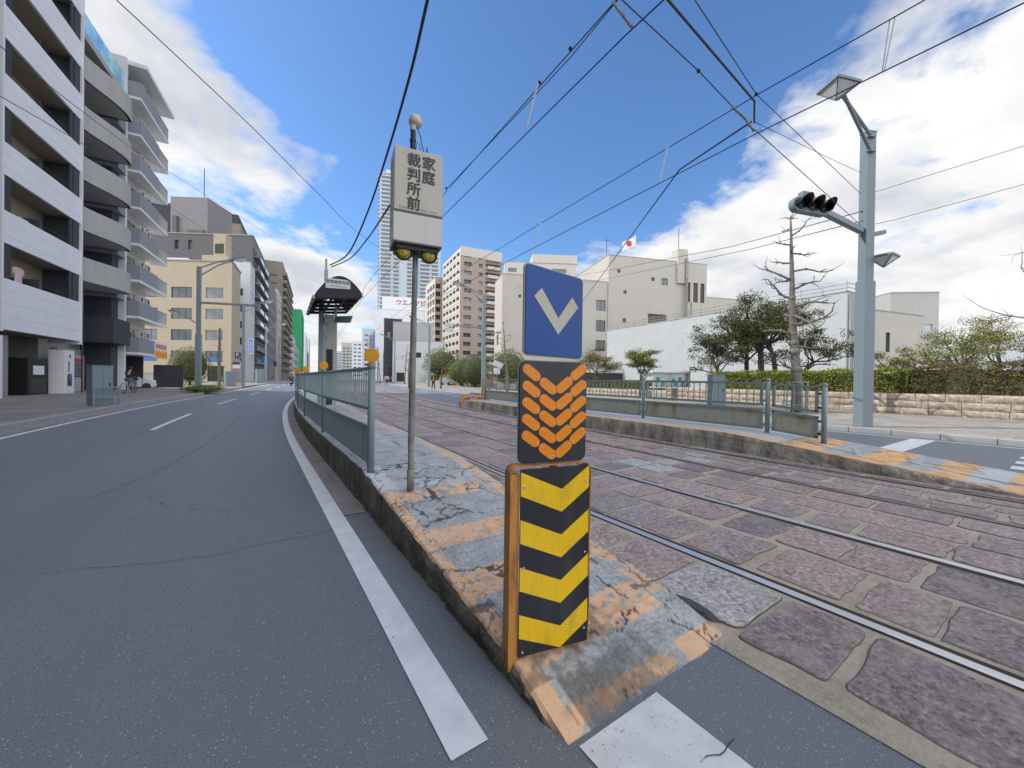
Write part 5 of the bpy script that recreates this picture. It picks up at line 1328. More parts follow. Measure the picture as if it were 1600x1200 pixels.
for k in range(5):
    z = 7.2+3.2*k
    outer = []; nn2 = 14
    def bow(y): u = y/(LB-1.7); return .05+.95*math.sin(math.pi*min(1, max(0, u))*.62)**1.4
    pb = MB(); pts = []
    for q_ in range(nn2+1):
        y = (LB-1.7)*q_/nn2; pts.append((bow(y), y))
    for q_ in range(nn2):
        (xa, ya), (xb, yb) = pts[q_], pts[q_+1]
        pb.add([(xa, ya, z), (xb, yb, z), (xb, yb, z+1.5), (xa, ya, z+1.5), (xa-.14, ya, z), (xb-.14, yb, z), (xb-.14, yb, z+1.5), (xa-.14, ya, z+1.5)], [(0, 1, 2, 3), (5, 4, 7, 6), (3, 2, 6, 7), (1, 0, 4, 5)])
        pb.add([(xa, ya, z), (xb, yb, z), (-1.9, yb, z), (-1.9, ya, z), (xa, ya, z+.15), (xb, yb, z+.15), (-1.9, yb, z+.15), (-1.9, ya, z+.15)], [(0, 3, 2, 1), (4, 5, 6, 7)])
    xe, ye = pts[-1]; pb.box(-1.9, xe, ye-.12, ye, z, z+1.5)
    pb.build('curved_balcony', M['w_grey'], bB)
    MB().box(-1.9, .15, LB-1.62, LB-.35, z-.25, z+1.35).build('side_balcony', M['w_blueg'], bB)
    window(bB, Vc((-1.9, 0, 0)), Y1, X1, (1.0, 2.6, z+.2, z+2.2), -.03, 'dark')
    if k % 2: 
        T = Matrix.Translation((.25, LB-1.2, z+1.75)) @ Matrix.Rotation(R(60), 4, 'Y'); MB().lathe([(.30, .08), (.22, .03), (.1, .0), (.02, 0)], T, 16).build('satellite_dish', M['white'], bB)
MB().box(-1.85, .45, LB-3.0, LB-.33, 3.5, 5.3).build('entrance_canopy', M['w_char'], bB)
MB().box(-1.85, -1.6, 1.2, 4.0, 0, 2.95).build('gate_wall', M['w_grey'], bB)
window(bB, Vc((-1.9, 0, 0)), Y1, X1, (.6, 2.0, 5.2, 6.6), -.03, 'mid'); window(bB, Vc((-1.9, 0, 0)), Y1, X1, (2.3, 3.2, 5.0, 6.6), -.03, 'light')
sgp = MB().box(-.9, -.86, .15, 1.5, 3.75, 5.0).build('lettered_panel', M['teal'], bB); 
lt = MB()
for r_ in range(4):
    for q_ in range(6): lt.box(-.855, -.85, .25+.2*q_, .38+.2*q_, 3.95+.26*r_, 4.08+.26*r_) if (r_*5+q_*3) % 7 else None
lt.build('panel_lettering', M['white'], sgp)
dg = MB().box(-1.2, -1.15, .2, 3.3, .05, 2.5).build('gate', M['rail_white'], bB)
MB().box(-1.14, -1.08, 1.3, 1.65, 1.1, 2.3).box(-1.14, -1.08, 1.3, 3.2, 2.05, 2.3).build('red_bracket_sign', M['red'], bB)
lv = MB()
for q_ in range(7): lv.box(-1.14, -1.10, 1.9, 3.0, 1.05+.14*q_, 1.12+.14*q_)
lv.build('louvre', M['w_dark'], bB)
# ---- building C: pale balconies stepping out
bC = thing('apartment_building', 'apartment block with projecting grey balconies and outdoor air conditioning units', 'building', bB.matrix_basis @ Vc((0, LB+.1, 0)), rzA)
LC = 6.3
MB().box(-9, -.25, 0, LC-1.6, 2.9, 25.3).box(-9, -4, 0, LC-1.6, 0, 2.9).build('wall', M['w_apt_white'], bC)
MB().box(-4, -3.8, 0, 3, 0, 2.9).box(-3.9, -.3, LC-1.8, LC-1.6, 0, 2.9).build('garage_wall', M['w_dark'], bC)
MB().box(-9.2, 1.2, -.05, LC+.2, 25.3, 25.6).build('roof_slab', M['white'], bC)
for k in range(8):
    z = 2.85+2.85*k
    MB().box(-.25, .85, 0, LC, z, z+.18).build('balcony_slab', M['white'], bC)
    MB().box(.73, .85, .0, LC-2.4, z+.18, z+1.35).box(-.25, .73, .0, .08, z+.18, z+1.35).build('balcony_front', M['w_blueg'], bC)
    rl = MB()
    for q_ in range(20): rl.box(.79, .82, LC-2.35+.12*q_, LC-2.32+.12*q_, z+.18, z+1.22)
    for q_ in range(7): rl.box(-.1+.13*q_, -.07+.13*q_, LC-.06, LC-.03, z+.18, z+1.22)
    rl.box(.77, .84, LC-2.4, LC, z+1.22, z+1.28).box(-.2, .84, LC-.08, LC-.01, z+1.22, z+1.28); rl.build('balcony_rail', M['rail_white'], bC)
    acunit(bC, .4, 1.6, z+1.45); acunit(bC, .4, 2.9, z+1.45)
    for y in (.6, 3.0): window(bC, Vc((-.25, 0, 0)), Y1, X1, (y, y+1.7, z+.3, z+2.2), -.03, 'mid')
ys_ = MB().box(0.86, 0.90, LC-3.1, LC-.1, 2.75, 4.15).build('sign_board', M['white'], bC); ys2 = MB().box(0.90, 0.91, LC-3.1, LC-.1, 2.75, 3.45).build('yellow_band', M['yellow'], ys_)
lt = MB(); ly = MB()
for q_ in range(7): lt.box(0.905, 0.912, LC-2.9+.38*q_, LC-2.66+.38*q_, 3.6, 3.98)
for q_ in range(6): ly.box(0.912, 0.918, LC-2.9+.46*q_, LC-2.6+.46*q_, 2.92, 3.3)
lt.build('red_lettering', M['red'], ys_); ly.build('orange_lettering', mk('lettering_orange', (.8, .2, .02), .5, 0, .05), ys_)
fn = thing('corrugated_fence', 'dark grey corrugated fence panel behind the white car', 'fence', bC.matrix_basis @ Vc((1.2, LC+.4, 0)), rzA)
mb = MB()
for q_ in range(18): mb.box(-.2+.12*q_-1.2, -.12+.12*q_-1.2, -.04, .04, 0, 2.25).box(-1.32+.12*q_, -1.28+.12*q_, -.0, .06, 0, 2.25)
mb.build('panel', M['w_char'], fn)
# ---- block beside the camera (left, mostly outside the view)
bN = building('apartment_building', 'brown tiled apartment block whose edge shows at the far left', (-10.9, -24, .12), 0, 51.5, 12, 27.5, 'w_brown', 1, grid(1.5, 3.2, 16, 4.0, 3.0, 7, 1.8, 1.5), grid(2, 3.4, 3, 4, 3, 7, 1.8, 1.4))
mb = MB()
for k in range(8): mb.box(0, .8, 45.5, 51.0, 3.6+3.1*k, 4.9+3.1*k)
mb.build('balcony', M['w_grey'], bN)
building('apartment_building', 'plain grey block farther back on the left side of the street', (-10.6, -62, .12), 0, 37, 12, 24, 'w_grey', 1, grid(1.5, 3.2, 10, 4.0, 3.0, 6, 1.8, 1.5))
# ---- tan office building beyond the side street
def onleft(s, t): return (t+c(s), s, gz(s)+.12)
DZ = 3.55
tn = building('office_building', 'tan tiled office building of five storeys with wide dark windows', onleft(80, -11.0), -TH, 8, 16.5, 20.3, 'w_tan', 1, [], [(.9+5.6*i+(.5 if i == 0 else 0), .9+5.6*i+3.4, 3.4+DZ*k, 5.2+DZ*k, 'light' if i == 0 and k else 'dark') for i in range(3) for k in range(4)]+[(1.2, 3.9, .1, 2.7, 'void')], panes=3, skew=25)
bT = Matrix.Rotation(R(-25), 4, 'Z')
for i in range(3): MB().box(-(.9+5.6*i+3.35), -(.95+5.6*i+(.5 if i == 0 else 0)), .04, .06, 3.45, 4.1, M=bT).build('blue_window_band', M['blue'], tn)
MB().box(-5.0, -.7, .02, 1.3, 20.35, 21.3, M=bT).box(-3.3, -1.3, .3, 1.7, 21.3, 25.0, M=bT).build('stair_head', M['w_tan'], tn); MB().box(-3.0, -1.6, .22, .3, 21.7, 23.3, M=bT).build('lattice', M['frame_d'], tn)
MB().box(-12, -8, 1, 4, 20.3, 21.0, M=bT).build('roof_unit', M['white'], tn)
lw = building('low_wall', 'low grey wall in front of the tan office building', onleft(72, -13.5), -TH, .3, 12, 1.3, 'w_grey', 1, cat='wall', par=.02)
wn = building('office_building', 'narrow white stair tower between the tan office and the dark apartment block', onleft(92, -10.0), -TH, 6, 6, 23.5, 'w_pale', 1, grid(1, 2.2, 2, 4, 3.2, 5, .9, 1.2), grid(1.2, 2.4, 2, 4, 3.2, 5, .5, 1.4))
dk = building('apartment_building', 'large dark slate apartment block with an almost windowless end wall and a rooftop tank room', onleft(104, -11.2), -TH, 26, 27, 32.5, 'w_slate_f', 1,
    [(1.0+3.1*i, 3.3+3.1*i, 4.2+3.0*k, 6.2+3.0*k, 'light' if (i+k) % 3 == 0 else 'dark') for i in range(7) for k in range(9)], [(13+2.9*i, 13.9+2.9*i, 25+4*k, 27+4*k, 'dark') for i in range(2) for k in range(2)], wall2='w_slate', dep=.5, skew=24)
bT = Matrix.Rotation(R(-24), 4, 'Z')
MB().box(-18.5, -10.5, 1, 9, 32.5, 41.0, M=bT).build('tank_room', M['w_slate_f'], dk); MB().box(-17.5, -16.6, .2, 1, 32.5, 36.5, M=bT).box(-14.5, -11, .5, 1, 32.5, 33.5, M=bT).build('roof_duct', M['w_slate'], dk)
mb = MB().tube([bT @ Vc((-12, 2, 41)), bT @ Vc((-12, 2, 48))], .09, 5); mb.build('antenna', M['dark_metal'], dk)
mb = MB()
for k in range(9): mb.box(0, 1.1, .4, 23, 3.9+3*k, 4.05+3*k).box(1.0, 1.08, .4, 23, 4.05+3*k, 5.05+3*k)
mb.build('balconies', M['w_slate_f'], dk)
mb = MB()
for k in range(2, 9):
    mb.box(1.09, 1.12, 4.5, 10.5, 4.15+3*k, 5.0+3*k).box(1.09, 1.12, 13.5, 20, 4.15+3*k, 5.0+3*k)
mb.build('balcony_glass', M['glass_b'], dk)
building('office_building', 'mauve grey panel office block with strips of narrow windows', onleft(131, -10.6), -TH, 22, 14, 29, 'w_mauve', 1, [(1+1.6*i, 2.1+1.6*i, 4.5+3.5*k, 6.4+3.5*k) for i in range(12) for k in range(6)], grid(2, 3, 3, 6, 3.5, 6, 1, 1.4))
bw = building('apartment_building', 'slim white block with ledges beside the mauve office', onleft(154, -10.3), -TH, 14, 14, 31, 'w_apt_white', 1, grid(1.2, 4.2, 3, 4, 3.2, 8, 2.8, 1.5), grid(2, 4, 3, 6, 3.2, 7, 1.4, 1.4), dep=.6)
building('tower_block', 'tall charcoal tower behind the mauve office block', onleft(150, -21), -TH, 18, 22, 52, 'w_char', 1, grid(2, 4, 4, 8, 3.2, 13, 1.5, 1.4), grid(3, 4, 4, 30, 3.2, 6, 1.2, 1.2))
building('apartment_building', 'brown edged block peeping out above the mauve office block', onleft(128, -17), -TH, 14, 12, 42, 'w_balc', 1, grid(2, 4, 3, 8, 3.2, 10, 1.8, 1.4))
bb_ = building('apartment_building', 'brown apartment tower stacked with shallow balconies', onleft(172, -10.3), -TH, 48, 14, 45, 'w_balc', 1, grid(1.5, 5.2, 9, 4, 3.05, 11, 3, 1.9), grid(2, 5, 2, 8, 3.05, 11, 2, 1.5), dep=.8)
mb = MB()
for k in range(13):
    for i in range(9): mb.box(0, 1.4, .8+5.2*i, 4.6+5.2*i, 3.7+3.05*k, 4.9+3.05*k)
mb.build('balconies', M['w_balc'], bb_)
gn = building('scaffolded_building', 'building wrapped in bright green construction netting', onleft(380, -10.5), -TH, 60, 22, 60, 'w_net', 1)
mb = MB()
for k in range(12): mb.box(.05, .2, 0, 60, 4+4.7*k, 4.12+4.7*k)
for k in range(8): mb.box(-21+2.6*k, -20.85+2.6*k, -.2, -.05, 0, 60)
mb.build('scaffold_poles', M['w_net'], gn)
for i, (s, t_, L, Wd, Hh, wm, lb) in enumerate([(225, -10.3, 26, 12, 24, 'w_pale', 'low white block in front of the green netting'), (262, -10, 50, 14, 21, 'w_paleg', 'pale grey block in front of the green netting'), (470, -9.5, 70, 20, 50, 'w_tile', 'white block with a red roof sign far down the street on the left'), (560, -9, 50, 24, 34, 'w_slate', 'dark low block far down the street on the left'),
        (640, -9, 90, 30, 60, 'w_pale', 'farthest pale block closing the left side of the street')]):
    o = building('office_building', lb, onleft(s, t_), -TH, L, Wd, Hh, wm, 1, grid(3, 9, 5, 5, 4.4, int(Hh/4.4)-1, 6, 2), grid(2, 5, 2, 5, 4.4, int(Hh/4.4)-1, 3, 2))
    if i == 2: text('マスダ', 7, M['red'], o, face(-8, -.3, 39)) if False else MB().box(-14, -2, -.4, -.1, 36, 40).box(-14, -10, -.4, -.1, 30, 36).build('roof_sign', M['red'], o)
# ---- right side of the street, far
def at(u, dep): q = V(u, 596, dep); return Vc((q.x, q.y, 0))
sk = building('skyscraper', 'very tall pale blue residential skyscraper behind the name sign', (*at(590, 300).xy, 1), R(-20), 28, 47, 163, 'w_tower', -1, [], [], dep=.4)
mb = MB(); vb = MB()
for k in range(50):
    z = 5+3.15*k
    for x0, x1 in ((1, 9), (10.5, 15), (21, 25), (31, 39), (40, 45.5)): mb.box(x0, x1, -1.1, 0, z, z+1.05); vb.box(x0+.3, x1-.3, -.08, 0, z+1.1, z+2.7)
    for y0 in (1, 10, 19): mb.box(-1.1, 0, y0, y0+7.5, z, z+1.05); vb.box(-.08, 0, y0+.3, y0+7, z+1.1, z+2.7)
tag(mb.build('balcony', M['w_tower'], sk), kind='stuff'); tag(vb.build('window', M['glass_l'], sk), kind='stuff')
MB().box(26.2, 29.8, -.5, 0, 4, 161).build('glass_shaft', M['glass_b'], sk); MB().box(4, 42, 4, 24, 163, 167).build('roof_structure', M['w_pale'], sk)
wo = building('office_building', 'white tiled office block with red lettering on its roof screen', (*at(585, 165).xy, .8), R(-24), 24, 40, 31, 'w_tile', -1, grid(3, 5, 4, 4, 3.4, 7, 1.5, 1.3), [(8, 11.5, 18.5, 20), (13, 14.5, 8, 9.5), (31, 33, 12, 14)])
MB().box(2.5, 30, 2, 2.6, 31, 37).box(2.5, 3.1, 2.6, 9, 31, 37).build('roof_screen', M['w_tile'], wo); text('ウエノヤビル', 2.6, M['red'], wo, face(16, 1.9, 34.6), bold=.05)
ds = building('shop_building', 'slim building with a dark charcoal front and grey side wall', (*at(599, 122).xy, .8), R(-14), 10, 5.5, 20.2, 'w_pale', -1, grid(1.5, 3, 2, 4, 3.4, 4, 1.4, 1.6), [(1, 2, 14, 16)], wall2='w_char')
building('office_building', 'wide pale grey panelled block behind the trees on the right', (*at(613, 121).xy, .8), R(-20), 9, 12.5, 19, 'w_paleg', -1, [], [(4, 5.5, 8, 9.3)])
building('house', 'small white flat roofed building with a dark window', (*at(613, 100).xy, .8), R(-20), 8, 13.5, 11, 'w_pale', -1, [(2, 4, 5, 7)], [(4.2, 7.2, 6.6, 8.0), (8.8, 9.6, 6.8, 7.6), (1, 3, .2, 2.6, 'void')])
for i, (u, dep, Wd, Hh, wm, lb) in enumerate([(565, 330, 16, 44, 'w_pale', 'pale block with a roof sign, just left of the white tiled office'), (549, 420, 30, 42, 'w_tile', 'blue white block farther down the right side'), (533, 520, 24, 50, 'w_court', 'beige distant block on the right side'), (576, 260, 12, 30, 'w_slate_f', 'grey narrow block with a blue sign mast'), (519, 700, 24, 52, 'w_tower', 'hazy bluish block near the end of the street'), (507, 850, 20, 40, 'w_pale', 'most distant white block at the end of the street')]):
    building('office_building', lb, (*at(u, dep).xy, 1.2), R(-20), 20, Wd, Hh, wm, -1, grid(2, 5, 3, 4, 4.2, int(Hh/4.2)-1, 3, 1.8), grid(2, 4.5, int(Wd/5), 4, 4.2, int(Hh/4.2)-1, 3, 1.8), kind='mid')
tag(MB().box(-.5, .5, -.4, .4, 0, 32).build('sign_mast', M['blue'], loc=(*at(584, 250).xy, 1)), 'tall thin blue sign mast behind the nearest amber disc', 'sign')
# apartment tower, brown front and cream side
RA_ = R(-8)
ap = building('apartment_building', 'tall brown apartment tower with cream balconies on its left side', (*at(717, 130).xy, .7), RA_, 22, 15.3, 46, 'w_apt_white', -1,
    [(1.2+4.2*i, 4.4+4.2*i, 3.4+3.03*k, 5.4+3.03*k, 'void') for i in range(5) for k in range(14)], [(a, b2, 3.6+3.03*k, 5.0+3.03*k, kd) for k in range(14) for a, b2, kd in ((1.3, 4.0, 'mid'), (6.6, 8.0, 'light'))], wall2='w_brownapt', dep=.7)
mb = MB(); rc = MB()
for k in range(14):
    rc.box(9.2, 14.6, -.04, -.001, 4.4+3.03*k, 5.4+3.03*k); mb.box(9.1, 14.7, -1.0, -.05, 3.35+3.03*k, 3.5+3.03*k).box(9.6, 14.2, -1.0, -.94, 3.5+3.03*k, 4.4+3.03*k)
rc.build('balcony_recess', M['void'], ap); mb.build('balcony', M['w_apt_white'], ap)
MB().box(-.02, 15.35, -.12, -.001, 43.2, 46.4).build('top_storey', M['w_apt_white'], ap); MB().box(-.02, 15.35, -.12, -.001, .0, 6.4).build('base_storey', M['w_slate_f'], ap)
mb = MB()
for i in range(14): mb.box(-.08, -.001, .4, 21.6, 3.1+3.03*i, 4.1+3.03*i)
mb.build('side_balconies', M['w_apt_white'], ap)
a2 = building('apartment_building', 'cream and brown rear wing of the apartment tower', (*at(678, 150).xy, .8), RA_, 16, 5.2, 41, 'w_apt_white', -1, [(1.2+4.2*i, 4.2+4.2*i, 3.4+3.03*k, 5.4+3.03*k, 'void') for i in range(3) for k in range(12)], [(.3, 2.2, 3.4+3.03*k, 5.2+3.03*k, 'void') for k in range(12)], wall2='w_brownapt', dep=.7)
a3 = building('apartment_building', 'farther cream apartment block behind the flat white wall', (*at(786, 160).xy, .8), R(-30), 16, 30, 50.5, 'w_apt_white', -1, [], [(1.5, 5, 3+3.1*k, 4.6+3.1*k) for k in range(15)]+[(10, 13, 3+3.1*k, 4.6+3.1*k) for k in range(15)]+[(20, 26, 46.6, 48.2)])
MB().box(11.5, 30.5, -.3, 10, 50.5, 54).build('roof_block', M['w_apt_white'], a3)
# court building
cz = gz(59)
ct = building('court_building', 'plain pale grey court building with small square windows', (37.2, 59.3, cz), R(-20.2), 7, 21, 20.7, 'w_court', -1, [(3, 4.5, 8, 10)], [(18.6, 20.6, 7.2, 9.3), (18.6, 20.6, 11.0, 13.2), (18.6, 20.6, 15.0, 17.1), (3, 3.6, 16.5, 17.1), (8, 8.8, 17, 17.6)], dep=.25)
cw = building('court_building', 'taller wing of the court building with grilled windows and a flue', ct.matrix_basis @ Vc((21.02, -.25, 0)), R(-20.2), 20, 22.3, 25.9, 'w_court', -1, [], 
    [(1.8, 2.5, 22.6, 23.3), (3.2, 3.9, 18.6, 19.3), (3.1, 3.9, 13.0, 13.8), (3.1, 3.9, 8.3, 9.1), (9.3, 10.1, 21.6, 22.3), (11.6, 13.1, 20.9, 22.3), (8.7, 12.9, 11.6, 15.0, 'grille'), (8.7, 12.9, 6.8, 10.2, 'grille'), (17.3, 18.4, 17.9, 21.9, 'grille'), (19.1, 20.2, 17.9, 21.9, 'grille'), (20.8, 21.8, 17.9, 21.9, 'grille'), (17.2, 17.9, 13.5, 14.3), (18.6, 19.3, 13.5, 14.3)], dep=.25)
MB().box(15.0, 17.3, -.5, 1.6, 21.5, 28.4).build('chimney', M['w_court'], cw); MB().tube([(16.9, -.75, 9.5), (16.9, -.75, 26.5)], .28, 10).build('flue', M['galv'], cw)
MB().tube([(15.9, .6, 28), (15.9, .6, 33)], .06, 5).tube([(1.0, 3, 25.9), (1.0, 3, 30.5)], .05, 5).tube([(.2, 3, 29.8), (1.8, 3, 29.8)], .04, 4).build('antenna', M['dark_metal'], cw)
MB().tube([(18.6, -.1, 13.5), (18.6, -.1, 17.9)], .05, 5).tube([(14.2, -.2, 12.8), (14.2, -.2, 13.6)], .35, 8).build('pipes', M['w_char'], cw)
building('court_building', 'lower right wing of the court building with a row of windows', cw.matrix_basis @ Vc((22.35, .25, 0)), R(-20.2), 18, 26, 19.2, 'w_court', -1, [], [(1.2, 3.4, 13.4, 15.8), (4.2, 6.2, 13.4, 15.8), (8.2, 10.2, 13.4, 15.8), (1.2, 3.4, 8.4, 10.8), (4.2, 6.2, 8.4, 10.8)], dep=.25)
fl = thing('flag', 'white flag with a red disc on a pole above the court roof', 'flag', cw.matrix_basis @ Vc((7.2, 2.5, 25.4)), R(-20))
MB().tube([(0, 0, 0), (0, 0, 6)], .07, 6).build('flagpole', M['bolt'], fl)
mb = MB(); nq = 10
for i in range(nq+1):
    x = -3.0*i/nq; yy = .05*math.sin(i*.9); 
    for j in range(3): mb.v.append((x, yy, 5.8-1.9*j/2-.16*i))
mb.f = [(i*3+j, i*3+j+1, i*3+j+4, i*3+j+3) for i in range(nq) for j in range(2)]; mb.m = [0]*len(mb.f)
ff = mb.build('cloth', M['white'], fl); MB().lathe([(.58, 0), (.58, .04), (.02, .05)], Matrix.Translation((-1.5, -.07, 4.1)) @ Matrix.Rotation(R(90), 4, 'X'), 18).build('disc', M['red'], ff)
# sheeted building and low beige hall
st = building('sheeted_building', 'long building wrapped in white construction sheets with pipes along the top', (46.2, 12.6, .1), R(-6), 33, 4.0, 10.2, 'w_sheet', -1)
mb = MB()
for z in (10.55, 10.95): mb.tube([(-.15, -.1, z), (-.15, 33, z)], .035, 5)
for k in range(18): mb.tube([(-.15, 1.9*k, 10.2), (-.15, 1.9*k, 11.2)], .03, 5)
for z in (10.6, 11.0): mb.tube([(-.15, -.1, z), (4, -.1, z)], .035, 5)
mb.build('scaffold_rail', M['galv'], st)
pl_ = MB()
for k in range(12): pl_.tube([(.3+.34*k, -.05, 0), (.3+.34*k+rnd.uniform(-.1, .1), -.10-.1*rnd.random(), 5), (.3+.34*k, -.05, 10)], .08, 5)
pl_.build('sheet_folds', M['w_sheet'], st)
building('hall', 'low beige windowless hall right of the sheeted building', (50.5, 14.5, .1), R(-14), 20, 15.5, 9.7, 'w_court', -1, [], [(8.2, 9, 5.2, 7.4)])
gt = building('tower_block', 'grey concrete stair tower rising behind the low hall', (*at(1389, 60).xy, .2), R(-40), 6, 6.8, 15.9, 'w_grey', -1, [], [(3.2, 6, 9, 11, 'light')])
building('office_building', 'pale low roofs behind the trees at the far right', (*at(1440, 52).xy, .2), R(-28), 14, 26, 6.6, 'w_pale', -1, [], grid(2, 4, 5, 3.6, 9, 1, 2.6, 1.4))
# low service building glimpsed under the blue sign
building('house', 'low building with a dark opening behind the small yellowish tree', (*at(905, 60).xy, .4), R(-20), 8, 9, 3.2, 'w_pale', -1, [], [(1, 8, .3, 2.6, 'void')])
# ================================================================== vehicles, people, small signs
M['car_white'] = mk('car_paint_white', (.68, .70, .72), .2, 0, .02, 1, 10, 0, spec=.7); M['car_silver'] = mk('car_paint_silver', (.42, .44, .47), .25, .3, .02, 1, 10, 0, spec=.7)
M['tyre'] = mk('tyre', (.02, .02, .02), .85, 0, .1); M['hub'] = mk('wheel_rim', (.4, .41, .42), .35, .8, .05)
def car(label, loc, rz, paint, group=None):
    t = thing('parked_car', label, 'car', loc, rz, group); L = 3.6; w = .74
    low = [(-1.75, .32), (-1.78, .75), (-1.66, .98), (-.9, 1.02), (0, 1.04), (.75, 1.0), (1.35, .86), (1.72, .70), (1.8, .45), (1.76, .26), (1.5, .22), (-1.5, .22)]
    b = MB(); n = len(low)
    ys = [(-w, .93), (-w*.97, 1.), (w*.97, 1.), (w, .93)]
    for y, k in ys:
        for x, z in low: b.v.append((x*(.99 if k < 1 else 1), y, z if k == 1 else .25+(z-.25)*.93))
    for j in range(3):
        for i in range(n): b.f.append((j*n+i, j*n+(i+1) % n, (j+1)*n+(i+1) % n, (j+1)*n+i)); b.m.append(0)
    b.f += [tuple(reversed(range(n))), tuple(range(3*n, 4*n))]; b.m += [0, 0]
    b.build('body', M[paint], t, smooth=False, bevel=.03)
    up_ = [(-1.68, .97), (-1.45, 1.38), (-1.1, 1.49), (-.2, 1.52), (.3, 1.42), (1.0, .98)]
    g = MB(); n = len(up_)
    for y, s_ in ((-w*.93, 0), (-w*.74, 1), (w*.74, 1), (w*.93, 0)):
        for x, z in up_: g.v.append((x, y, z if s_ else .97+(z-.97)*0))
    g.v = []
    for sg in (-1, 1):
        for x, z in up_: g.v.append((x*.985, sg*(w*.95-(z-.97)*.32), z-.012))
    g.f = [tuple(range(n)), tuple(reversed(range(n, 2*n)))]+[(i, i+n, (i+1) % n+n, (i+1) % n) for i in range(n)]; g.m = [0]*len(g.f)
    g.build('windows', M['glass'], t)
    r = MB().box(-1.25, .05, -w*.76, w*.76, 1.485, 1.53)
    for sg in (-1, 1):
        for (xa, za), (xb, zb) in (((-1.66, .98), (-1.42, 1.40)), ((-1.42, 1.4), (-1.1, 1.49)), ((-1.1, 1.49), (-.15, 1.52)), ((-.15, 1.52), (.3, 1.42)), ((.3, 1.42), (1.0, .99)), ((-.45, 1.0), (-.45, 1.5))):
            r.bar((xa, sg*(w*.95-(za-.97)*.32), za), (xb, sg*(w*.95-(zb-.97)*.32), zb), .06, .05)
    r.build('roof', M[paint], t, bevel=.01)
    for x in (-1.15, 1.15):
        for sg in (-1, 1):
            T = Matrix.Translation((x, sg*(w-.03), .29)) @ Matrix.Rotation(R(-90*sg), 4, 'X')
            wh = MB().lathe([(.2, -.15), (.29, -.14), (.29, .02), (.26, .045), (.17, .045)], T, 20).build('wheel', M['tyre'], t, smooth=True)
            MB().lathe([(.17, .0), (.17, .046), (.05, .03), (.01, .05)], T, 14).build('rim', M['hub'], wh)
    for sg in (-1, 1):
        MB().box(1.50, 1.74, sg*.56-.13, sg*.56+.13, .66, .79).build('headlight', M['lampglass'], t, bevel=.03)
        MB().box(.55, .70, sg*(w+.08)-.09, sg*(w+.08)+.09, .98, 1.12).build('mirror', M[paint], t, bevel=.02)
    MB().box(1.76, 1.815, -.22, .22, .38, .50).build('number_plate', M['yellow'] if paint == 'car_white' else M['white'], t)
    MB().box(1.72, 1.80, -.45, .45, .52, .60).build('grille', M['dark_metal'], t)
    return t
q = bC.matrix_basis @ Vc((-1.35, 5.0, 0))
cr = car('white compact car nosing out of the garage under the stepped balconies', q, R(8), 'car_white')
q = V(712, 598, 72); cr2 = car('silver car parked behind the round shrubs on the right', Vc((q.x, q.y, gz(q.y)+.15)), R(-40), 'car_silver')
q = V(700, 598, 76); cr3 = car('second silver car beside it, nearer the lamp post', Vc((q.x, q.y, gz(q.y)+.15)), R(-35), 'car_silver')
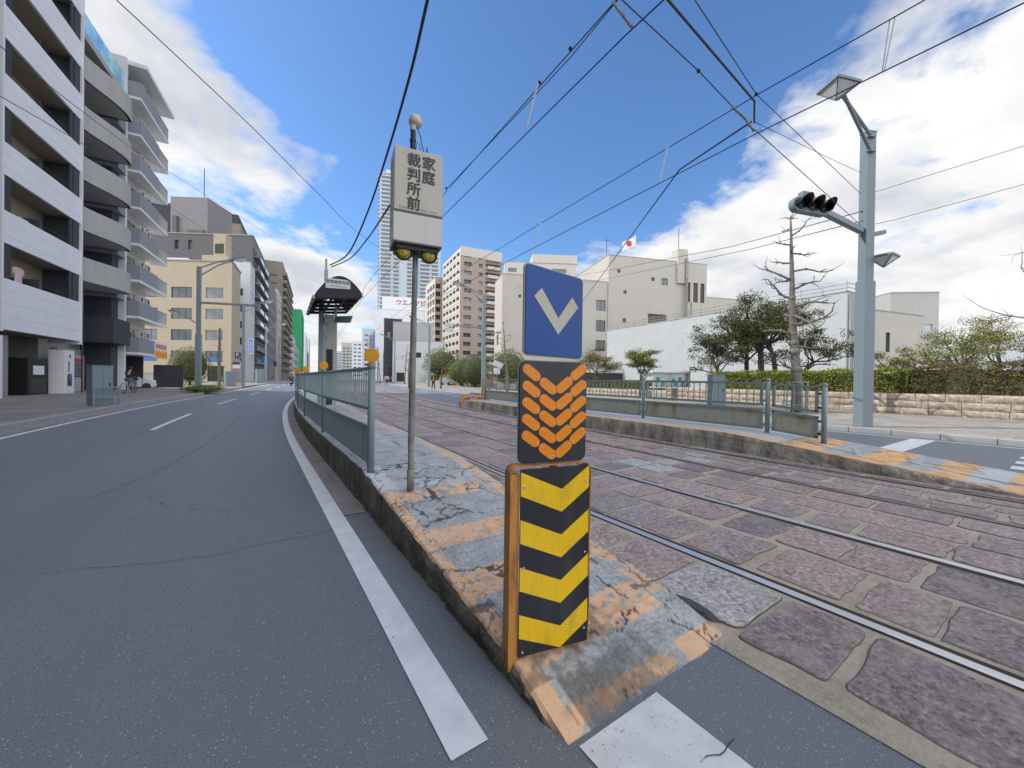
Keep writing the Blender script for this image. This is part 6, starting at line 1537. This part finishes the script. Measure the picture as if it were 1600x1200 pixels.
# ---- people
M['skin'] = mk('skin', (.45, .27, .19), .6, 0, .05, bmp=0); M['hair'] = mk('hair_black', (.015, .012, .012), .6, 0, .1)
def cloth(name, col): return mk(name, col, .9, 0, .12, 8, 60, .2)
def skin(name, verts, edges, radii, mat, parent, sub=1, root=0):
    me = bpy.data.meshes.new(name); me.from_pydata(verts, edges, []); o = bpy.data.objects.new(name, me); COL.objects.link(o); o.parent = parent
    o.modifiers.new('Skin', 'SKIN'); 
    if not me.skin_vertices: 
        bpy.context.view_layer.objects.active = o
    for i, r_ in enumerate(radii): me.skin_vertices[0].data[i].radius = (r_, r_) if not isinstance(r_, tuple) else r_
    me.skin_vertices[0].data[root].use_root = True
    s_ = o.modifiers.new('Sub', 'SUBSURF'); s_.levels = s_.render_levels = sub
    me.materials.append(mat); return o
def person(label, loc, rz, pose='stand', top=(.4, .03, .03), legs=(.05, .06, .09), h=1.68, helmet=None, group=None):
    t = thing('person', label, 'person', loc, rz, group); k = h/1.7
    # joints (x right, y forward)
    if pose == 'ride':       # seated, arms to the bars
        J = dict(pel=(0, 0, .88), ch=(0, .08, 1.22), nk=(0, .12, 1.42), hd=(0, .16, 1.58), sl=(-.18, .1, 1.36), sr=(.18, .1, 1.36), el=(-.24, .3, 1.14), er=(.24, .3, 1.14), hl=(-.24, .55, 1.08), hr=(.24, .55, 1.08), tl=(-.1, 0, .86), tr=(.1, 0, .86), kl=(-.16, .42, .76), kr=(.16, .42, .76), fl=(-.16, .36, .34), fr=(.16, .36, .34), ol=(-.16, .5, .30), orr=(.16, .5, .30))
    elif pose == 'walk':
        J = dict(pel=(0, 0, .92), ch=(0, .02, 1.22), nk=(0, .03, 1.43), hd=(0, .05, 1.58), sl=(-.18, .02, 1.38), sr=(.18, .02, 1.38), el=(-.22, -.1, 1.12), er=(.22, .12, 1.13), hl=(-.22, -.05, .88), hr=(.2, .3, .92), tl=(-.09, 0, .88), tr=(.09, 0, .88), kl=(-.1, .14, .50), kr=(.1, -.06, .48), fl=(-.1, .16, .08), fr=(.1, -.28, .12), ol=(-.1, .30, .04), orr=(.1, -.16, .04))
    else:
        J = dict(pel=(0, 0, .92), ch=(0, 0, 1.22), nk=(0, 0, 1.43), hd=(0, .02, 1.58), sl=(-.18, 0, 1.38), sr=(.18, 0, 1.38), el=(-.24, 0, 1.12), er=(.24, 0, 1.12), hl=(-.25, .08, .86), hr=(.25, .08, .86), tl=(-.09, 0, .88), tr=(.09, 0, .88), kl=(-.1, .01, .48), kr=(.1, .01, .48), fl=(-.1, 0, .08), fr=(.1, 0, .08), ol=(-.11, .15, .04), orr=(.11, .15, .04))
    names = list(J); V_ = [tuple(x*k for x in J[n_]) for n_ in names]; ix = {n_: i for i, n_ in enumerate(names)}
    E_ = [('pel', 'ch'), ('ch', 'nk'), ('nk', 'hd'), ('ch', 'sl'), ('ch', 'sr'), ('sl', 'el'), ('sr', 'er'), ('el', 'hl'), ('er', 'hr'), ('pel', 'tl'), ('pel', 'tr'), ('tl', 'kl'), ('tr', 'kr'), ('kl', 'fl'), ('kr', 'fr'), ('fl', 'ol'), ('fr', 'orr')]
    rad = dict(pel=.13, ch=.14, nk=.055, hd=.095, sl=.065, sr=.065, el=.045, er=.045, hl=.035, hr=.035, tl=.09, tr=.09, kl=.062, kr=.062, fl=.045, fr=.045, ol=.04, orr=.04)
    body = skin('body', V_, [(ix[a], ix[b2]) for a, b2 in E_], [rad[n_]*k for n_ in names], M['skin'], t)
    def sub(keys, grow, nm, mt):
        ks = list(keys); id_ = {n_: i for i, n_ in enumerate(ks)}
        ed = [(id_[a], id_[b2]) for a, b2 in E_ if a in id_ and b2 in id_]
        return skin(nm, [V_[ix[n_]] for n_ in ks], ed, [rad[n_]*k+grow for n_ in ks], mt, t)
    sub(['pel', 'ch', 'sl', 'sr', 'el', 'er', 'hl', 'hr'], .018, 'jacket', cloth('jacket_cloth', top))
    sub(['pel', 'tl', 'tr', 'kl', 'kr', 'fl', 'fr', 'ol', 'orr'], .012, 'trousers', cloth('trouser_cloth', legs))
    hd = Vc(J['hd'])*k
    if helmet: MB().ball(hd+Vc((0, 0, .03)), .15, n=14, m=9).build('helmet', cloth('helmet_shell', helmet), t, smooth=True)
    else: MB().ball(hd+Vc((0, -.02, .04)), .118, n=12, m=8, sq=(.95, 1, .95)).build('hair', M['hair'], t, smooth=True)
    MB().add([hd+Vc((-.012, .10, -.01)), hd+Vc((.012, .10, -.01)), hd+Vc((0, .135, -.025)), hd+Vc((0, .1, .02))], [(0, 1, 2), (0, 2, 3), (1, 3, 2)]).ball(hd+Vc((-.035, .095, .01)), .012, n=6, m=4).ball(hd+Vc((.035, .095, .01)), .012, n=6, m=4).build('face', M['skin'], t)
    return t
def wheel_(mb, cx, cz, r, y=0, tr=.018, spokes=10, axis='x'):
    pts = [(cx, y+r*math.cos(6.2832*k/24), cz+r*math.sin(6.2832*k/24)) for k in range(25)]; mb.tube(pts, tr, 6)
    for k in range(spokes): a = 6.2832*k/spokes; mb.tube([(cx, y, cz), (cx, y+r*math.cos(a), cz+r*math.sin(a))], .004, 4)
def bicycle(label, loc, rz, group=None):
    t = thing('bicycle', label, 'bicycle', loc, rz, group)
    for y in (-.52, .52):
        w_ = MB(); wheel_(w_, 0, .33, .32, y); w_.build('wheel', M['tyre'], t)
    f = MB()
    P_ = dict(r=(0, -.52, .33), f=(0, .52, .33), bb=(0, -.08, .30), st=(0, -.22, .78), hd=(0, .36, .84), hb=(0, .33, 1.0))
    for a, b2 in (('r', 'bb'), ('r', 'st'), ('bb', 'st'), ('bb', 'hd'), ('st', 'hd'), ('f', 'hd'), ('hd', 'hb')): f.tube([P_[a], P_[b2]], .017, 6)
    f.build('frame', M['rail_white'], t); MB().tube([(-.27, .2, 1.04), (-.1, .33, 1.02), (.1, .33, 1.02), (.27, .2, 1.04)], .014, 6).build('handlebar', M['rail_white'], t)
    MB().box(-.07, .07, -.36, -.1, .84, .90).build('saddle', M['black'], t, bevel=.02); MB().box(-.15, .15, .42, .68, .82, 1.02).build('basket', M['dark_metal'], t)
    return t
q = bC.matrix_basis @ Vc((2.0, .6, 0)); q = V(201, 612, 24.5); q = Vc((q.x, q.y, gz(q.y)+.13))
bk = bicycle('bicycle ridden along the left pavement past the white car', q, R(-15)); 
person('person in a dark jacket riding a bicycle on the left pavement beside the cabinet', q, R(-15), 'ride', (.03, .03, .035), (.14, .17, .24))
GB = 'bicycles parked by the left street lamp'
for i, (u, dep) in enumerate(((346, 44), (352, 46), (362, 47))):
    q = V(u, 604, dep); q = Vc((q.x, q.y, gz(q.y)+.13)); lb = ('leftmost of the bicycles parked by the second left street lamp', 'middle one of the bicycles parked by the second left street lamp', 'bicycle parked closest to the second left street lamp')[i]
    if i == 0: b0 = bicycle(lb, q, R(60), GB)
    else: dup(b0, q, R(60+i*17), lb)
q = V(432, 600, 70); dup(b0, Vc((q.x, q.y, gz(q.y)+.13)), R(80), 'bicycle leaning near the third left street lamp')
# scooter and rider
q = P(-1.2, 61, 0)
sc_ = thing('scooter', 'dark scooter riding away in the left lane', 'scooter', q, -TH)
MB().prism([(-.6, .45), (-.5, .78), (-.1, .80), (.0, .42), (.3, .38), (.45, .95), (.55, .95), (.55, .4), (.1, .25), (-.4, .25)], -.16, .16, Matrix.Rotation(R(90), 4, 'Z')).build('body', M['black'], sc_, bevel=.03)
w_ = MB()
for y in (-.55, .65): w_.tube([(0, y+.21*math.cos(6.2832*k/18), .24+.21*math.sin(6.2832*k/18)) for k in range(19)], .05, 8)
w_.build('wheels', M['tyre'], sc_); MB().tube([(-.32, .4, 1.02), (0, .5, 1.0), (.32, .4, 1.02)], .018, 6).build('handlebar', M['dark_metal'], sc_); MB().box(-.1, .1, -.64, -.60, .5, .62).build('number_plate', M['white'], sc_)
person('rider in dark clothes and helmet on the scooter', q, -TH, 'ride', (.02, .02, .03), (.02, .02, .03), helmet=(.03, .03, .05))
for i, (u, dep, rz, ps, tp, lg, lb) in enumerate([(601, 66, 160, 'stand', (.45, .02, .02), (.25, .3, .36), 'person in a bright red jacket standing on the right pavement'), (605, 68, 150, 'stand', (.7, .7, .7), (.05, .05, .06), 'person in a white top beside the one in red'), (677, 44, 170, 'walk', (.03, .03, .035), (.03, .03, .04), 'person in dark clothes with a hat by the right pavement trees'), (611, 74, 20, 'walk', (.05, .06, .1), (.04, .04, .05), 'pedestrian in navy walking far down the right pavement'), (616, 80, 190, 'walk', (.2, .2, .22), (.04, .04, .05), 'grey dressed pedestrian near the dark slim building')]):
    q = V(u, 600, dep); person(lb, Vc((q.x, q.y, gz(q.y)+.13)), R(rz), ps, tp, lg)
# ---- street signs
def sign_(name, label, loc, rz, w, h, z, mat, body=None, ts=.3, tm='white', thick=.06, posth=None, cols=1):
    t = thing(name, label, 'sign', loc, rz)
    MB().box(-w/2, w/2, -thick/2, thick/2, z, z+h).build('board', M[mat], t, bevel=.01)
    if posth: MB().tube([(0, thick, 0), (0, thick, z+h)], .035, 8).build('post', M['galv'], t)
    if body:
        for i, ch_ in enumerate(body): text(ch_, ts, M[tm], t, face(0, -thick/2-.004, z+h-(i+.5)*h/len(body)))
    return t
def lp2(u, v, dep): q = V(u, v, dep); return q
q = lp2(372, 600, 47); pk = sign_('parking_sign', 'navy parking sign with a white letter P and a red corner', Vc((q.x, q.y, gz(q.y)+.13)), R(-35), .85, .75, 3.3, 'navy', None, posth=3)
text('P', .62, M['white'], pk, face(-.1, -.034, 3.7)); MB().box(.08, .42, -.036, -.030, 3.32, 3.55).build('red_corner', M['red'], pk)
q = lp2(369, 600, 46); s2 = sign_('notice_sign', 'white and navy board below the parking sign', Vc((q.x, q.y, gz(q.y)+.13)), R(-35), .9, .75, 2.05, 'white', None, posth=2); MB().box(-.45, .45, -.034, -.0305, 2.5, 2.8).build('navy_band', M['navy'], s2)
q = lp2(392, 541, 58); s3 = sign_('blue_sign', 'tall blue hanging sign with white characters beyond the second left street lamp', Vc((q.x, q.y, q.z-1.05)), R(-35), .62, 2.1, 0, 'blue', None)
mb = MB()
for k in range(5): mb.box(-.2, .2, -.034, -.031, 1.78-.38*k, 1.82-.38*k).box(-.03, .03, -.034, -.031, 1.60-.38*k, 1.86-.38*k).box(-.16, .16, -.034, -.031, 1.62-.38*k, 1.66-.38*k)
mb.build('lettering', M['white'], s3); MB().box(-.36, .36, -.02, .05, -.06, 2.16).build('rim', M['white'], s3)
q = lp2(413, 561, 88); sign_('shop_sign', 'bright blue square sign on the mauve office block', Vc((q.x, q.y, q.z-.8)), R(-35), 1.6, 1.3, 0, 'blue')
q = lp2(430, 565, 72); sign_('bus_stop_sign', 'navy and white bus stop board by the third left street lamp', Vc((q.x, q.y, gz(q.y)+.13)), R(-35), .6, .9, 3.0, 'navy', None, posth=3)
# noticeboard behind the right railing
q = V(1046, 600, 28); nb_ = thing('noticeboard', 'glass fronted noticeboard with a pale roof behind the railing', 'noticeboard', Vc((q.x, q.y, gz(q.y)+.15)), R(-33))
MB().box(-1.2, 1.2, -.1, .1, 1.02, 1.98).build('case', M['concrete'], nb_); MB().box(-1.35, 1.35, -.25, .25, 2.0, 2.12).box(-1.35, 1.35, -.25, .25, .88, .97).build('roof', M['white'], nb_, bevel=.01)
MB().box(-1.15, -.05, -.115, -.102, 1.05, 1.93).box(.05, 1.15, -.115, -.102, 1.05, 1.93).build('glass_doors', M['glass_l'], nb_)
mb = MB()
for x, z in ((-.9, 1.5), (-.5, 1.2), (.25, 1.4), (.7, 1.5), (.9, 1.15), (.4, 1.1)): mb.box(x-.12, x+.12, -.122, -.117, z-.15, z+.17)
mb.build('posters', M['teal'], nb_); MB().box(1.25, 1.45, -.15, .15, 0, 2.15).box(-1.2, -1.1, -.1, .1, 0, 1.0).build('post', M['concrete'], nb_)
# sensor on a post by the railing
q = V(776, 600, 27); sn = thing('sensor_box', 'white tilted instrument box on a thin post behind the railing', 'instrument', Vc((q.x, q.y, gz(q.y)+.15)), R(-30))
MB().tube([(0, 0, 0), (0, 0, 1.7)], .05, 8).build('post', M['galv'], sn); MB().box(-.35, .35, -.18, .18, 0, .38, M=Matrix.Translation((0, 0, 2.15)) @ Matrix.Rotation(R(22), 4, 'Y')).box(-.22, .22, -.15, .15, 1.65, 2.1).build('box', M['white'], sn, bevel=.03)
# concrete utility pole at the left corner
tag(MB().tube([P(-7.0, 49.5, 0), P(-7.0, 49.5, 6.2)], [.14, .10], 10).build('utility_pole', M['bark_p']), 'old concrete utility pole beside the parking signs', 'pole')
